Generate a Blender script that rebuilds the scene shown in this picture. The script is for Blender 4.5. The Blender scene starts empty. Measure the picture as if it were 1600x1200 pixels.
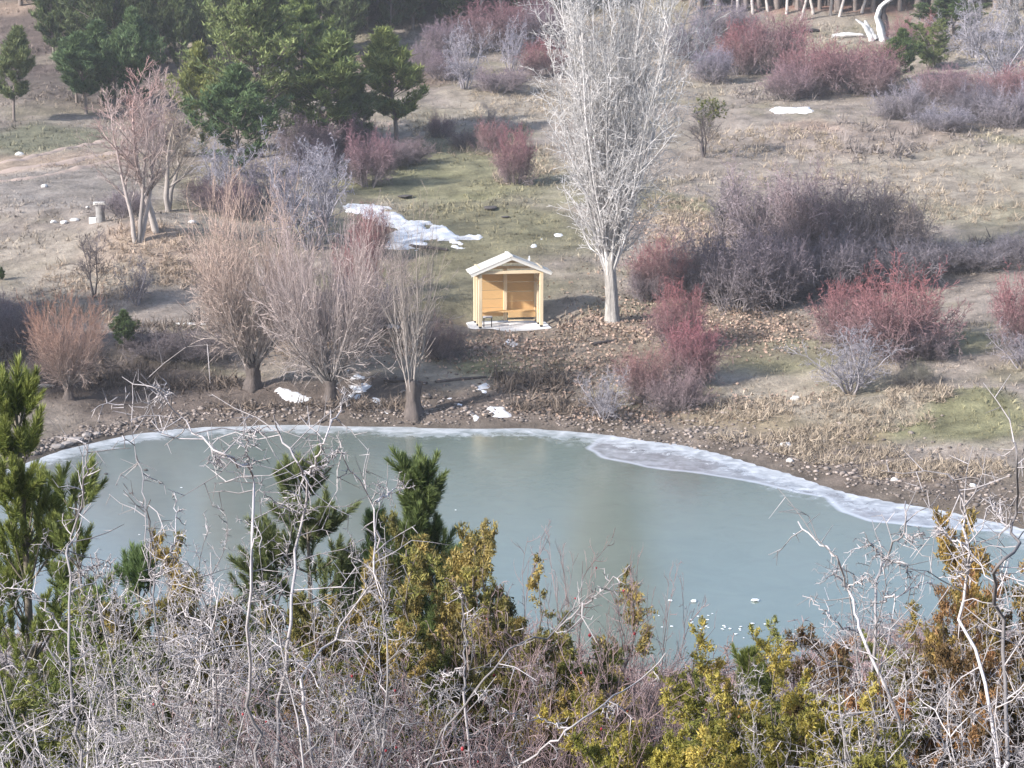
import bpy, math, random
import numpy as np
from mathutils import Vector, Matrix, Euler

# ------------------------------------------------------------------ camera, sky, sun, exposure
F = 3300.0                      # focal length in photograph pixels (1600 wide)
PITCH = math.radians(11.4)
CAMZ = 14.5
scene = bpy.context.scene
cam_d = bpy.data.cameras.new("camera")
cam_d.sensor_width = 36.0
cam_d.lens = 36.0 * F / 1600.0
cam_d.clip_start = 0.1
cam_d.clip_end = 3000.0
cam = bpy.data.objects.new("camera", cam_d)
scene.collection.objects.link(cam)
cam.location = (0, 0, CAMZ)
cam.rotation_euler = (math.pi / 2 - PITCH, 0, 0)
scene.camera = cam

SUN_TO = Vector((-0.80, -0.50, 0.50)).normalized()      # towards the sun
SUN_EL = math.asin(SUN_TO.z)
SUN_AZ = math.atan2(SUN_TO.x, SUN_TO.y)
world = bpy.data.worlds.new("World")
scene.world = world
world.use_nodes = True
wt = world.node_tree
sky = wt.nodes.new("ShaderNodeTexSky")
sky.sky_type = 'NISHITA'
sky.sun_disc = False
sky.sun_elevation = SUN_EL
sky.sun_rotation = SUN_AZ
sky.altitude = 900
sky.air_density = 1.0
sky.dust_density = 2.8
sky.ozone_density = 1.0
bg = wt.nodes["Background"]
wt.links.new(sky.outputs[0], bg.inputs[0])
bg.inputs[1].default_value = 0.15
sun_d = bpy.data.lights.new("sun", 'SUN')
sun_d.energy = 3.9
sun_d.angle = math.radians(2.0)
sun_d.color = (1.0, 0.965, 0.94)
sun = bpy.data.objects.new("sun", sun_d)
scene.collection.objects.link(sun)
sun.rotation_euler = (-SUN_TO).to_track_quat('-Z', 'Y').to_euler()
sun.location = (-60, -40, 60)
vs = scene.view_settings
vs.view_transform = 'Standard'
vs.look = 'None'
vs.gamma = 1.0
vs.use_curve_mapping = False
vs.exposure = 1.06
scene.cycles.max_bounces = 5
scene.cycles.diffuse_bounces = 3
scene.cycles.glossy_bounces = 2
scene.cycles.transmission_bounces = 2
scene.cycles.volume_bounces = 0
scene.cycles.transparent_max_bounces = 4

C = scene.collection
R = np.random.default_rng(7)
rnd = random.Random(11)

# ------------------------------------------------------------------ noise
_T = np.random.default_rng(3).random((256, 256))
def vnoise(x, y):
    x = np.asarray(x, float); y = np.asarray(y, float)
    xi = np.floor(x).astype(int); yi = np.floor(y).astype(int)
    fx = x - xi; fy = y - yi
    fx = fx * fx * (3 - 2 * fx); fy = fy * fy * (3 - 2 * fy)
    a = _T[xi & 255, yi & 255]; b = _T[(xi + 1) & 255, yi & 255]
    c = _T[xi & 255, (yi + 1) & 255]; d = _T[(xi + 1) & 255, (yi + 1) & 255]
    return (a * (1 - fx) + b * fx) * (1 - fy) + (c * (1 - fx) + d * fx) * fy
def fbm(x, y, s, oct=4, seed=0.0):
    v = 0; amp = 1.0; tot = 0
    for i in range(oct):
        v = v + amp * vnoise(x / s + 17.3 * i + seed, y / s + 9.1 * i - seed)
        tot += amp; amp *= 0.5; s *= 0.5
    return v / tot * 2 - 1
def sstep(a, b, v):
    t = np.clip((v - a) / (b - a), 0, 1)
    return t * t * (3 - 2 * t)

# ------------------------------------------------------------------ pond outline and height of the land
cp, sp_ = math.cos(PITCH), math.sin(PITCH)
def ray(px, py):
    x = (px - 800) / F; y = -(py - 600) / F
    return np.array([x, cp + y * sp_, -sp_ + y * cp])
def on_plane(px, py, z=0.0):
    d = ray(px, py); t = (z - CAMZ) / d[2]
    return (d[0] * t, d[1] * t)
far_px = [(-40, 745), (30, 722), (90, 704), (140, 690), (200, 677), (300, 666), (450, 663), (600, 666), (700, 669), (820, 665),
          (900, 674), (1000, 688), (1100, 703), (1200, 726), (1300, 762), (1400, 783), (1500, 799), (1600, 822), (1740, 870)]
POND = [on_plane(*p) for p in far_px] + [(15.5, 44), (9, 40.5), (3, 38.8), (-4, 39.5), (-10, 42.5), (-15, 47), (-17, 53)]
def _smooth(P, n=2):
    P = np.array(P)
    for _ in range(n):
        Q = np.roll(P, -1, 0)
        P = np.stack([0.75 * P + 0.25 * Q, 0.25 * P + 0.75 * Q], 1).reshape(-1, 2)
    return P
POND = _smooth(POND)
def pond_d(x, y):
    """signed distance to the pond's edge, positive on land"""
    x = np.asarray(x, float); y = np.asarray(y, float); sh = x.shape
    x = x.ravel(); y = y.ravel()
    A = POND; B = np.roll(POND, -1, 0)
    best = np.full(x.shape, 1e9); ins = np.zeros(x.shape, bool)
    for (ax, ay), (bx, by) in zip(A, B):
        ex, ey = bx - ax, by - ay
        t = np.clip(((x - ax) * ex + (y - ay) * ey) / (ex * ex + ey * ey), 0, 1)
        q = (x - ax - t * ex) ** 2 + (y - ay - t * ey) ** 2
        best = np.minimum(best, q)
        c = (ay > y) != (by > y)
        with np.errstate(divide='ignore', invalid='ignore'):
            xi = ax + (y - ay) * ex / (ey if ey else 1e-12)
        ins ^= c & (x < xi)
    d = np.sqrt(best); d = np.where(ins, -d, d)
    return d.reshape(sh)
MOUNDS = []     # (x, y, rx, ry, height)
def ground(x, y):
    x = np.asarray(x, float); y = np.asarray(y, float)
    d = pond_d(x, y)
    d = d + 0.35 * fbm(x, y, 3.0, 3, 5.0) * sstep(20, 0, np.abs(d))
    dp = np.maximum(d, 0)
    far = 0.0625 * dp + 0.06 * np.maximum(y - 64, 0) + 0.16 * sstep(0, 0.7, d) + 0.12 * sstep(1.5, 3.0, d + 0.7 * fbm(x, y, 4, 2, 1.0))
    far = far + 0.20 * np.maximum(y - 140 - 0.1 * x, 0)
    near = 0.326 * dp + 0.1 * sstep(0, .7, d)
    w = sstep(44, 60, y)
    z = near * (1 - w) + far * w
    z = np.where(d < 0, -0.7 * sstep(0, 1.6, -d), z)
    land = sstep(0.0, 2.5, d)
    z = z + land * (0.55 * fbm(x, y, 16, 3, 2.0) + 0.10 * fbm(x, y, 2.2, 3, 8.0) + 0.09 * fbm(x, y, 0.7, 2, 4.0))
    for (mx, my, rx, ry, h) in MOUNDS:
        z = z + h * np.exp(-((x - mx) / rx) ** 2 - ((y - my) / ry) ** 2) * land
    # level pad under the shelter
    px_, py_ = SHED if SHED else (0, 1e5)
    k = np.exp(-(((x - px_) / 2.4) ** 2 + ((y - py_) / 1.8) ** 2) ** 2)
    z = z * (1 - k) + k * (1.17 - .12 * np.clip(py_ - y, -.5, 1.8))
    return z
SHED = None
def at(px, py, t0=43.0):
    """the land under this point of the far bank"""
    d = ray(px, py)
    t = np.arange(t0, 420, 0.35)
    X, Y, Z = d[0] * t, d[1] * t, CAMZ + d[2] * t
    g = np.maximum(ground(X, Y), 0.0)
    hit = np.nonzero(Z < g)[0]
    if len(hit) == 0:
        i = len(t) - 1; return np.array([X[i], Y[i], g[i]])
    i = max(hit[0], 1)
    a = (Z[i - 1] - g[i - 1]); b = g[i] - Z[i]
    tt = t[i - 1] + 0.35 * a / (a + b + 1e-9)
    x, y = d[0] * tt, d[1] * tt
    return np.array([x, y, float(ground(x, y))])
def depth(p):
    return p[1] * cp + (CAMZ - p[2]) * sp_
_s = on_plane(794, 517, 1.27)
SHED = (float(_s[0]), float(_s[1]) + 0.75)
for (mpx, mpy, rx, ry, h) in [(255, 395, 3.6, 3.5, 1.1), (90, 560, 4.0, 2.0, 0.7), (1380, 640, 4.5, 1.2, 0.35), (60, 330, 9, 7, 0.7)]:
    q = at(mpx, mpy); MOUNDS.append((q[0], q[1], rx, ry, h))

# ------------------------------------------------------------------ materials
def new_mat(name):
    m = bpy.data.materials.new(name); m.use_nodes = True
    nt = m.node_tree; b = nt.nodes["Principled BSDF"]
    b.inputs["Roughness"].default_value = 0.85
    b.inputs["Specular IOR Level"].default_value = 0.25
    return m, nt, b
def N(nt, typ, **kw):
    n = nt.nodes.new(typ)
    for k, v in kw.items():
        if k.startswith("i_"):
            n.inputs[int(k[2:])].default_value = v
        else:
            setattr(n, k, v)
    return n
def mixc(nt, fac, a, b, blend='MIX'):
    n = nt.nodes.new("ShaderNodeMix"); n.data_type = 'RGBA'; n.blend_type = blend
    for i, v in ((0, fac), (6, a), (7, b)):
        if hasattr(v, "is_output") or isinstance(v, bpy.types.NodeSocket):
            nt.links.new(v, n.inputs[i])
        else:
            n.inputs[i].default_value = v if i == 0 else (*v, 1)
    return n.outputs[2]
def mth(nt, op, a, b=None, c=None):
    n = nt.nodes.new("ShaderNodeMath"); n.operation = op
    for i, v in enumerate((a, b, c)):
        if v is None: continue
        if isinstance(v, bpy.types.NodeSocket): nt.links.new(v, n.inputs[i])
        else: n.inputs[i].default_value = v
    return n.outputs[0]
def attr(nt, name):
    n = nt.nodes.new("ShaderNodeAttribute"); n.attribute_name = name
    return n
def noise(nt, scale, detail=4, rough=0.6, coord=None, dist=0.0):
    n = nt.nodes.new("ShaderNodeTexNoise")
    n.inputs["Scale"].default_value = scale; n.inputs["Detail"].default_value = detail
    n.inputs["Roughness"].default_value = rough; n.inputs["Distortion"].default_value = dist
    if coord is not None: nt.links.new(coord, n.inputs["Vector"])
    return n.outputs[0]
def gray(nt, v):
    n = nt.nodes.new("ShaderNodeCombineColor")
    for i in range(3): nt.links.new(v, n.inputs[i])
    return n.outputs[0]
def wood_mat(name, base, tip, own_tip=False, lo=0.6, hi=1.4, nscale=9.0, rough=0.0):
    """bark of stems (base) turning into the colour of young twigs (tip)"""
    m, nt, b = new_mat(name)
    tipc = tip
    if own_tip:
        oi = nt.nodes.new("ShaderNodeObjectInfo"); tipc = oi.outputs["Color"]
    c = mixc(nt, attr(nt, "tip").outputs["Fac"], base, tipc)
    g = nt.nodes.new("ShaderNodeNewGeometry")
    nz = noise(nt, nscale, 3, 0.7, g.outputs["Position"])
    r = mth(nt, 'MULTIPLY_ADD', attr(nt, "rnd").outputs["Fac"], hi - lo, lo)
    r = mth(nt, 'MULTIPLY', r, mth(nt, 'MULTIPLY_ADD', nz, 0.7, 0.65))
    c = mixc(nt, 1.0, c, gray(nt, r), 'MULTIPLY')
    nt.links.new(c, b.inputs["Base Color"])
    b.inputs["Specular IOR Level"].default_value = 0.3
    if rough:
        mp = nt.nodes.new("ShaderNodeMapping"); mp.inputs["Scale"].default_value = (1, 1, .16); nt.links.new(g.outputs["Position"], mp.inputs[0])
        n2 = noise(nt, nscale * 2.2, 4, .7, mp.outputs[0], .4)
        c2 = mixc(nt, 1.0, c, gray(nt, mth(nt, 'MULTIPLY_ADD', n2, 1.7, .15)), 'MULTIPLY'); nt.links.new(c2, b.inputs["Base Color"])
        bp = nt.nodes.new("ShaderNodeBump"); bp.inputs["Strength"].default_value = rough; bp.inputs["Distance"].default_value = .05
        nt.links.new(n2, bp.inputs["Height"]); nt.links.new(bp.outputs[0], b.inputs["Normal"])
    return m
def leaf_mat(name, a, bcol, transl=0.25, rough=0.6, own=False):
    m, nt, b = new_mat(name)
    c = mixc(nt, attr(nt, "tip").outputs["Fac"], a, bcol)
    r = mth(nt, 'MULTIPLY_ADD', attr(nt, "rnd").outputs["Fac"], 0.8, 0.6)
    c = mixc(nt, 1.0, c, gray(nt, r), 'MULTIPLY')
    if own:
        oi = nt.nodes.new("ShaderNodeObjectInfo")
        c = mixc(nt, 1.0, c, oi.outputs["Color"], 'MULTIPLY')
    nt.links.new(c, b.inputs["Base Color"])
    b.inputs["Roughness"].default_value = rough
    tr = nt.nodes.new("ShaderNodeBsdfTranslucent"); nt.links.new(c, tr.inputs[0])
    mx = nt.nodes.new("ShaderNodeMixShader"); mx.inputs[0].default_value = transl
    nt.links.new(b.outputs[0], mx.inputs[1]); nt.links.new(tr.outputs[0], mx.inputs[2])
    nt.links.new(mx.outputs[0], nt.nodes["Material Output"].inputs[0])
    return m
def plain_mat(name, col, rough=0.85, var=0.25, scale=6.0, bump=0.0, stretch=None, spec=0.3):
    m, nt, b = new_mat(name)
    tc = nt.nodes.new("ShaderNodeTexCoord"); co = tc.outputs["Object"]
    if stretch:
        mp = nt.nodes.new("ShaderNodeMapping"); mp.inputs["Scale"].default_value = stretch
        nt.links.new(co, mp.inputs[0]); co = mp.outputs[0]
    nz = noise(nt, scale, 5, 0.65, co)
    oi = nt.nodes.new("ShaderNodeObjectInfo")
    f = mth(nt, 'ADD', mth(nt, 'MULTIPLY', nz, 2 * var), mth(nt, 'MULTIPLY_ADD', oi.outputs["Random"], 0.16, 0.92 - var))
    nt.links.new(mixc(nt, 1.0, col, gray(nt, f), 'MULTIPLY'), b.inputs["Base Color"])
    b.inputs["Roughness"].default_value = rough; b.inputs["Specular IOR Level"].default_value = spec
    if bump:
        bp = nt.nodes.new("ShaderNodeBump"); bp.inputs["Strength"].default_value = bump; bp.inputs["Distance"].default_value = 0.02
        nt.links.new(nz, bp.inputs["Height"]); nt.links.new(bp.outputs[0], b.inputs["Normal"])
    return m

# ------------------------------------------------------------------ mesh helpers
def mesh_np(name, V, faces, mats=(), attrs=None, colors=None, smooth=False):
    """faces: list of int arrays (n,3) or (n,4)"""
    me = bpy.data.meshes.new(name)
    V = np.asarray(V, np.float32)
    me.vertices.add(len(V)); me.vertices.foreach_set("co", V.ravel())
    fl = [f for f in faces if len(f)]
    tot = sum(f.size for f in fl); n = sum(len(f) for f in fl)
    me.loops.add(tot); me.polygons.add(n)
    me.loops.foreach_set("vertex_index", np.concatenate([f.ravel() for f in fl]).astype(np.int32))
    sz = np.concatenate([np.full(len(f), f.shape[1]) for f in fl])
    me.polygons.foreach_set("loop_start", np.concatenate([[0], np.cumsum(sz)[:-1]]).astype(np.int32))
    if smooth: me.polygons.foreach_set("use_smooth", np.ones(n, bool))
    me.update(calc_edges=True)
    for k, v in (attrs or {}).items():
        a = me.attributes.new(k, 'FLOAT', 'POINT'); a.data.foreach_set("value", np.asarray(v, np.float32))
    if colors is not None:
        a = me.attributes.new("Col", 'FLOAT_COLOR', 'POINT')
        a.data.foreach_set("color", np.concatenate([colors, np.ones((len(V), 1))], 1).astype(np.float32).ravel())
    for m in mats: me.materials.append(m)
    return me
def nrm(v):
    return v / (np.linalg.norm(v, axis=-1, keepdims=True) + 1e-9)
def tubes(levels, sides=(7, 4, 3, 3, 3), rng=None):
    """levels: list of (P (n,k,3), Rad (n,k), tip (n,k), rnd (n,)) -> V, quads, attrs"""
    rng = rng or R
    Vs, Qs, Ts, Rs = [], [], [], []; off = 0
    for li, (P, Rad, tip, rn) in enumerate(levels):
        s = sides[min(li, len(sides) - 1)]
        n, k, _ = P.shape
        T = nrm(np.gradient(P, axis=1))
        a = rng.normal(size=(n, 1, 3)); a = a - (a * T[:, :1]).sum(-1, keepdims=True) * T[:, :1]
        U = nrm(np.cross(T, np.broadcast_to(a, T.shape))); W = np.cross(T, U)
        ang = np.arange(s) / s * 2 * np.pi
        V = P[:, :, None] + Rad[:, :, None, None] * (np.cos(ang)[None, None, :, None] * U[:, :, None] + np.sin(ang)[None, None, :, None] * W[:, :, None])
        idx = off + np.arange(n * k * s).reshape(n, k, s)
        A = idx[:, :-1]; B = idx[:, 1:]
        Q = np.stack([A, np.roll(A, -1, 2), np.roll(B, -1, 2), B], -1).reshape(-1, 4)
        Vs.append(V.reshape(-1, 3)); Qs.append(Q); off += n * k * s
        Ts.append(np.repeat(tip.ravel(), s)); Rs.append(np.repeat(rn, k * s))
    return np.concatenate(Vs), np.concatenate(Qs), {"tip": np.concatenate(Ts), "rnd": np.concatenate(Rs)}
def grow_line(rng, S, D, L, k, wig, up, out=0.0):
    n = len(S); P = np.zeros((n, k + 1, 3)); P[:, 0] = S; d = nrm(D)
    up = np.broadcast_to(np.asarray(up, float), (n,))
    for i in range(k):
        d = d + wig * rng.normal(size=(n, 3)); d[:, 2] += up
        d = nrm(d); P[:, i + 1] = P[:, i] + d * (L / k)[:, None]
    return P
def spawn(rng, P, Rad, L, n, t0, t1, ang, lr, rr, fall=0.5, rmin=0.002, lmin=0.02, lj=0.3):
    m, k, _ = P.shape; k -= 1
    t = t0 + (t1 - t0) * (np.arange(n)[None] + rng.random((m, n))) / n
    f = t * k; i = np.minimum(f.astype(int), k - 1); f = f - i
    r = np.arange(m)[:, None]
    S = P[r, i] * (1 - f)[..., None] + P[r, i + 1] * f[..., None]
    T = nrm(P[r, i + 1] - P[r, i])
    rd = Rad[r, i] * (1 - f) + Rad[r, i + 1] * f
    a = rng.normal(size=(m, n, 3)); a = nrm(a - (a * T).sum(-1, keepdims=True) * T)
    th = np.radians(rng.uniform(ang[0], ang[1], (m, n)))
    D = T * np.cos(th)[..., None] + a * np.sin(th)[..., None]
    LL = L[:, None] * lr * (1 - fall * t) * (1 + lj * rng.uniform(-1, 1, (m, n)))
    return S.reshape(-1, 3), D.reshape(-1, 3), np.maximum(LL.ravel(), lmin), np.maximum((rd * rr).ravel(), rmin)
def plant(seed, S, D, L, r0, lv, taper0=0.25, k0=10, wig0=0.06, up0=0.02, tipfn=None):
    """recursive branching; lv = list of dicts for the further orders; gives the orders as polylines"""
    rng = np.random.default_rng(seed)
    S = np.asarray(S, float); D = np.asarray(D, float); L = np.asarray(L, float); r0 = np.asarray(r0, float)
    P = grow_line(rng, S, D, L, k0, wig0, up0)
    s = np.linspace(0, 1, k0 + 1)[None]
    Rad = r0[:, None] * (1 - (1 - taper0) * s)
    out = [[P, Rad, None, rng.random(len(P))]]
    for c in lv:
        S, D, LL, rr = spawn(rng, P, Rad, L, c["n"], c.get("t0", .15), c.get("t1", 1.0), c.get("ang", (30, 60)), c.get("lr", .5), c.get("rr", .55),
                             c.get("fall", .5), c.get("rmin", .003), c.get("lmin", .03), c.get("lj", .3))
        k = c.get("k", 4)
        P = grow_line(rng, S, D, LL, k, c.get("wig", .12), c.get("up", .05)); L = LL
        Rad = rr[:, None] * (1 - (1 - c.get("taper", .4)) * np.linspace(0, 1, k + 1)[None])
        out.append([P, Rad, None, rng.random(len(P))])
    H = max(float(np.percentile(o[0][..., 2], 99)) for o in out)
    nl = len(out)
    for i, o in enumerate(out):
        s = np.linspace(0, 1, o[0].shape[1])[None]
        lvf = (i + s) / nl; h = o[0][..., 2] / H
        o[2] = np.clip(tipfn(lvf, h) if tipfn else lvf, 0, 1) * np.ones(o[0].shape[:2])
    return out
def extent(out):
    A = np.concatenate([o[0].reshape(-1, 3) for o in out])
    H = float(np.percentile(A[:, 2], 99.3)); W = float(np.percentile(A[:, 0], 98.5) - np.percentile(A[:, 0], 1.5))
    return H, W
def tufts(C0, D0, size, m, rng, spread=0.9, width=0.12, tip=None, rn=None, back=0.0):
    """bunches of m needles (thin triangles) at C0 pointing about D0"""
    n = len(C0)
    d = nrm(D0[:, None] + spread * rng.normal(size=(n, m, 3)))
    sz = size[:, None, None] * rng.uniform(.7, 1.15, (n, m, 1))
    side = nrm(np.cross(d, rng.normal(size=(n, m, 3)))) * sz * width
    c = C0[:, None] + back * sz * rng.normal(size=(n, m, 3)) * 0.35
    V = np.stack([c - side, c + side, c + d * sz], 2).reshape(-1, 3)
    Fc = np.arange(len(V)).reshape(-1, 3)
    tp = np.repeat((tip if tip is not None else rng.random(n)), m * 3) + np.tile([-.15, -.15, .2], n * m)
    rr = np.repeat(rn if rn is not None else rng.random(n), m * 3) * .6 + np.repeat(rng.random(n * m), 3) * .4
    return V, Fc, {"tip": np.clip(tp, 0, 1), "rnd": rr}
def box_mesh(name, x0, x1, y0, y1, z0, z1, mat, bev=0.0):
    V = [(x, y, z) for x in (x0, x1) for y in (y0, y1) for z in (z0, z1)]
    Fc = [(0, 1, 3, 2), (4, 6, 7, 5), (0, 4, 5, 1), (2, 3, 7, 6), (0, 2, 6, 4), (1, 5, 7, 3)]
    me = bpy.data.meshes.new(name); me.from_pydata(V, [], Fc); me.update()
    if bev:
        import bmesh
        bm = bmesh.new(); bm.from_mesh(me)
        bmesh.ops.bevel(bm, geom=bm.edges[:], offset=bev, segments=1, affect='EDGES')
        bm.to_mesh(me); bm.free()
    me.materials.append(mat); return me
def prism_mesh(name, poly, y0, y1, mat):
    """polygon in the xz plane pushed along y"""
    n = len(poly)
    V = [(x, y0, z) for x, z in poly] + [(x, y1, z) for x, z in poly]
    Fc = [tuple(range(n)), tuple(range(2 * n - 1, n - 1, -1))] + [(i, i + n, (i + 1) % n + n, (i + 1) % n) for i in range(n)]
    me = bpy.data.meshes.new(name); me.from_pydata(V, [], Fc); me.update()
    import bmesh
    bm = bmesh.new(); bm.from_mesh(me); bmesh.ops.recalc_face_normals(bm, faces=bm.faces[:]); bm.to_mesh(me); bm.free()
    me.materials.append(mat); return me

# ------------------------------------------------------------------ object helpers
def link(name, me, parent=None):
    o = bpy.data.objects.new(name, me); C.objects.link(o)
    if parent: o.parent = parent
    return o
def tag(o, label=None, cat=None, group=None, kind=None):
    if label: o["label"] = label
    if cat: o["category"] = cat
    if group: o["group"] = group
    if kind: o["kind"] = kind
    return o
class Kind:
    """one species: its meshes by part, its natural height and width"""
    def __init__(s, name, parts, H, W): s.name, s.parts, s.H, s.W = name, parts, H, W
def put(kind, loc, label, cat, group=None, H=None, W=None, rot=None, color=None, name=None, tilt=0.0):
    s = (H / kind.H) if H else 1.0
    sx = (W / kind.W) if W else s
    e = tag(link(name or kind.name, None), label, cat, group)
    e.location = (loc[0], loc[1], loc[2] - 0.03)
    e.rotation_euler = (tilt, 0, rnd.uniform(0, 6.28) if rot is None else rot)
    for pn, me in kind.parts:
        o = link(pn, me, e)
        if color: o.color = (*color, 1)
    # scale sits on the thing; width and height apart
    e.scale = (sx, sx, s)
    return e
def putpx(kind, px, py, h, w, label, cat, group=None, color=None, rot=None, name=None):
    p = at(px, py); k = depth(p) / F
    return put(kind, p, label, cat, group, h * k, w * k if w else None, rot, color, name)

# ------------------------------------------------------------------ the air
def add_haze(density):
    m = bpy.data.materials.new("thin_haze"); m.use_nodes = True; nt = m.node_tree; nt.nodes.remove(nt.nodes["Principled BSDF"])
    v = nt.nodes.new("ShaderNodeVolumePrincipled"); v.inputs["Density"].default_value = density
    v.inputs["Color"].default_value = (.93, .95, 1.0, 1); v.inputs["Anisotropy"].default_value = 0.0
    nt.links.new(v.outputs[0], nt.nodes["Material Output"].inputs["Volume"])
    me = box_mesh("haze", -222, 223, -32, 424, -3, 75, m)
    tag(link("haze", me), kind="stuff")
add_haze(0.0005)
# ================================================================== THE LAND
# blobs of ground cover, a few darkened for shade: (px, py, half width px, half height px, colour, strength)
GREEN = (0.20, 0.195, 0.10); OLIVE = (0.185, 0.17, 0.10); STRAW = (0.32, 0.275, 0.215); TAN = (0.275, 0.232, 0.195)
PINK = (0.29, 0.22, 0.185); LITTER = (0.235, 0.185, 0.14); MUD_AND_SHADE = (0.125, 0.10, 0.085); GREY = (0.26, 0.23, 0.205); SAND = (0.36, 0.27, 0.21)
BLOBS = [
 (700, 270, 170, 60, GREEN, .75), (760, 370, 180, 60, OLIVE, .9), (700, 460, 230, 60, OLIVE, .8), (1060, 320, 90, 30, GREEN, .6),
 (900, 290, 90, 40, GREEN, .5), (800, 573, 110, 16, GREEN, .9), (1500, 660, 170, 50, GREEN, .85), (1200, 570, 110, 45, GREEN, .5),
 (1530, 530, 70, 26, GREEN, .6), (1540, 330, 120, 20, GREEN, .4), (330, 575, 110, 14, GREEN, .35), (80, 210, 110, 22, (0.15, .15, .10), .9),  # last blob: the meadow's shade is put into its colour
 (700, 525, 330, 26, LITTER, .8), (960, 550, 220, 60, LITTER, .75), (1080, 380, 110, 50, PINK, .7), (1180, 510, 120, 35, LITTER, .8),
 (60, 250, 150, 18, SAND, .7), (250, 390, 75, 45, SAND, .85), (230, 420, 60, 25, STRAW, .8), (80, 420, 180, 50, STRAW, .5), (60, 300, 200, 45, GREY, .8),
 (90, 480, 150, 25, STRAW, .6), (80, 560, 240, 45, MUD_AND_SHADE, .7), (300, 620, 330, 40, MUD_AND_SHADE, .95), (620, 630, 260, 38, MUD_AND_SHADE, .8), (820, 625, 130, 35, MUD_AND_SHADE, .7),  # first two dark blobs carry the left bank's shade in the colour, with mud
 (900, 250, 120, 60, TAN, .3), (820, 160, 150, 30, STRAW, .7), (1250, 245, 320, 70, TAN, .6), (1480, 290, 200, 70, STRAW, .5), (1240, 195, 70, 16, SAND, .8),
 (1370, 650, 120, 32, STRAW, .9), (1250, 640, 110, 25, STRAW, .8), (1280, 690, 120, 25, (0.24, .19, .12), .8), (1150, 670, 130, 20, (0.24, .19, .12), .7),
 (1500, 760, 180, 30, MUD_AND_SHADE, .6), (1300, 725, 90, 22, MUD_AND_SHADE, .5), (1080, 100, 120, 60, TAN, .5), (200, 130, 260, 60, (.13, .105, .09), .9), (60, 60, 200, 60, (.13, .1, .09), .9),  # last two: shade of the forest floor put into the ground colour
 (1330, 15, 120, 14, (.25, .12, .09), .7), (600, 110, 130, 40, (.16, .11, .085), .7), (1350, 215, 200, 30, PINK, .4), (30, 20, 60, 12, SAND, .8), (70, 95, 90, 8, STRAW, .5),
]
WB = []
for (px, py, w, h, c, s) in BLOBS:
    p = at(px, py); q1 = at(px, py - h); q2 = at(px, min(py + h, 1000))
    WB.append((p[0], (q1[1] + q2[1]) / 2, w * depth(p) / F, max((q1[1] - q2[1]) / 2, .4), np.array(c), s))
def cover(x, y):
    x = np.asarray(x, float); y = np.asarray(y, float)
    a = fbm(x, y, 9, 4, 3.3)[..., None]; b = fbm(x, y, 2.5, 4, 7.7)[..., None]
    c = np.array(TAN) * (1 - sstep(-.1, .5, a)) + np.array(STRAW) * sstep(-.1, .5, a)
    c = c * (1 - .5 * sstep(.0, .45, b)) + np.array(OLIVE) * .5 * sstep(.0, .45, b)
    wx = x + 2.2 * fbm(x, y, 5, 4, 1.1); wy = y + 3.0 * fbm(x, y, 6, 4, 2.2)
    for (bx, by, rx, ry, col, s) in WB:
        q = ((wx - bx) / rx) ** 2 + ((wy - by) / ry) ** 2
        m = (s * (1 - sstep(.35, 1.25, q)))[..., None]
        c = c * (1 - m) + col * m
    d = pond_d(x, y) + .5 * fbm(x, y, 1.5, 3, 6.0)
    m = (1 - sstep(.8, 3.0, d))[..., None] * .85
    c = c * (1 - m) + np.array((.15, .12, .10)) * m
    m = ((1 - sstep(.0, .5, d)) * .7)[..., None]
    c = c * (1 - m) + np.array((.10, .085, .07)) * m
    m = (sstep(58, 48, y) * .8)[..., None]
    c = c * (1 - m) + np.array((.17, .14, .11)) * m
    e = fbm(x, y, .55, 3, 9.9)[..., None]
    return np.clip(c * (1 + .55 * e), .02, .6)

def axis(segs):
    out = []
    for a, b, s in segs: out.append(np.arange(a, b, s))
    return np.concatenate(out)
gy = axis([(-30, 30, 2.0), (30, 52, .7), (52, 100, .29), (100, 140, .4), (140, 200, .9), (200, 420, 6)])
gx = axis([(-220, -60, 6), (-60, -34, 1.2), (-34, 34, .30), (34, 60, 1.2), (60, 221, 6)])
X, Y = np.meshgrid(gx, gy)
Z = ground(X, Y)
TCOL = cover(X, Y)
nx, ny = len(gx), len(gy)
idx = np.arange(nx * ny).reshape(ny, nx)
Q = np.stack([idx[:-1, :-1], idx[:-1, 1:], idx[1:, 1:], idx[1:, :-1]], -1).reshape(-1, 4)
m_ground, nt, b = new_mat("ground_cover")
geo = nt.nodes.new("ShaderNodeNewGeometry")
c = attr(nt, "Col").outputs["Color"]
n1 = noise(nt, 5.0, 6, .75, geo.outputs["Position"]); n2 = noise(nt, 22.0, 4, .7, geo.outputs["Position"])
f = mth(nt, 'MULTIPLY', mth(nt, 'MULTIPLY_ADD', n1, 1.3, .35), mth(nt, 'MULTIPLY_ADD', n2, 1.0, .5))
c = mixc(nt, 1.0, c, gray(nt, f), 'MULTIPLY')
nt.links.new(c, b.inputs["Base Color"]); b.inputs["Roughness"].default_value = .95; b.inputs["Specular IOR Level"].default_value = .1
bp = nt.nodes.new("ShaderNodeBump"); bp.inputs["Strength"].default_value = .8; bp.inputs["Distance"].default_value = .12
nt.links.new(n1, bp.inputs["Height"]); nt.links.new(bp.outputs[0], b.inputs["Normal"])
me = mesh_np("ground", np.stack([X, Y, Z], -1).reshape(-1, 3), [Q], [m_ground], colors=TCOL.reshape(-1, 3), smooth=True)
tag(link("ground", me), kind="structure")

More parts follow.
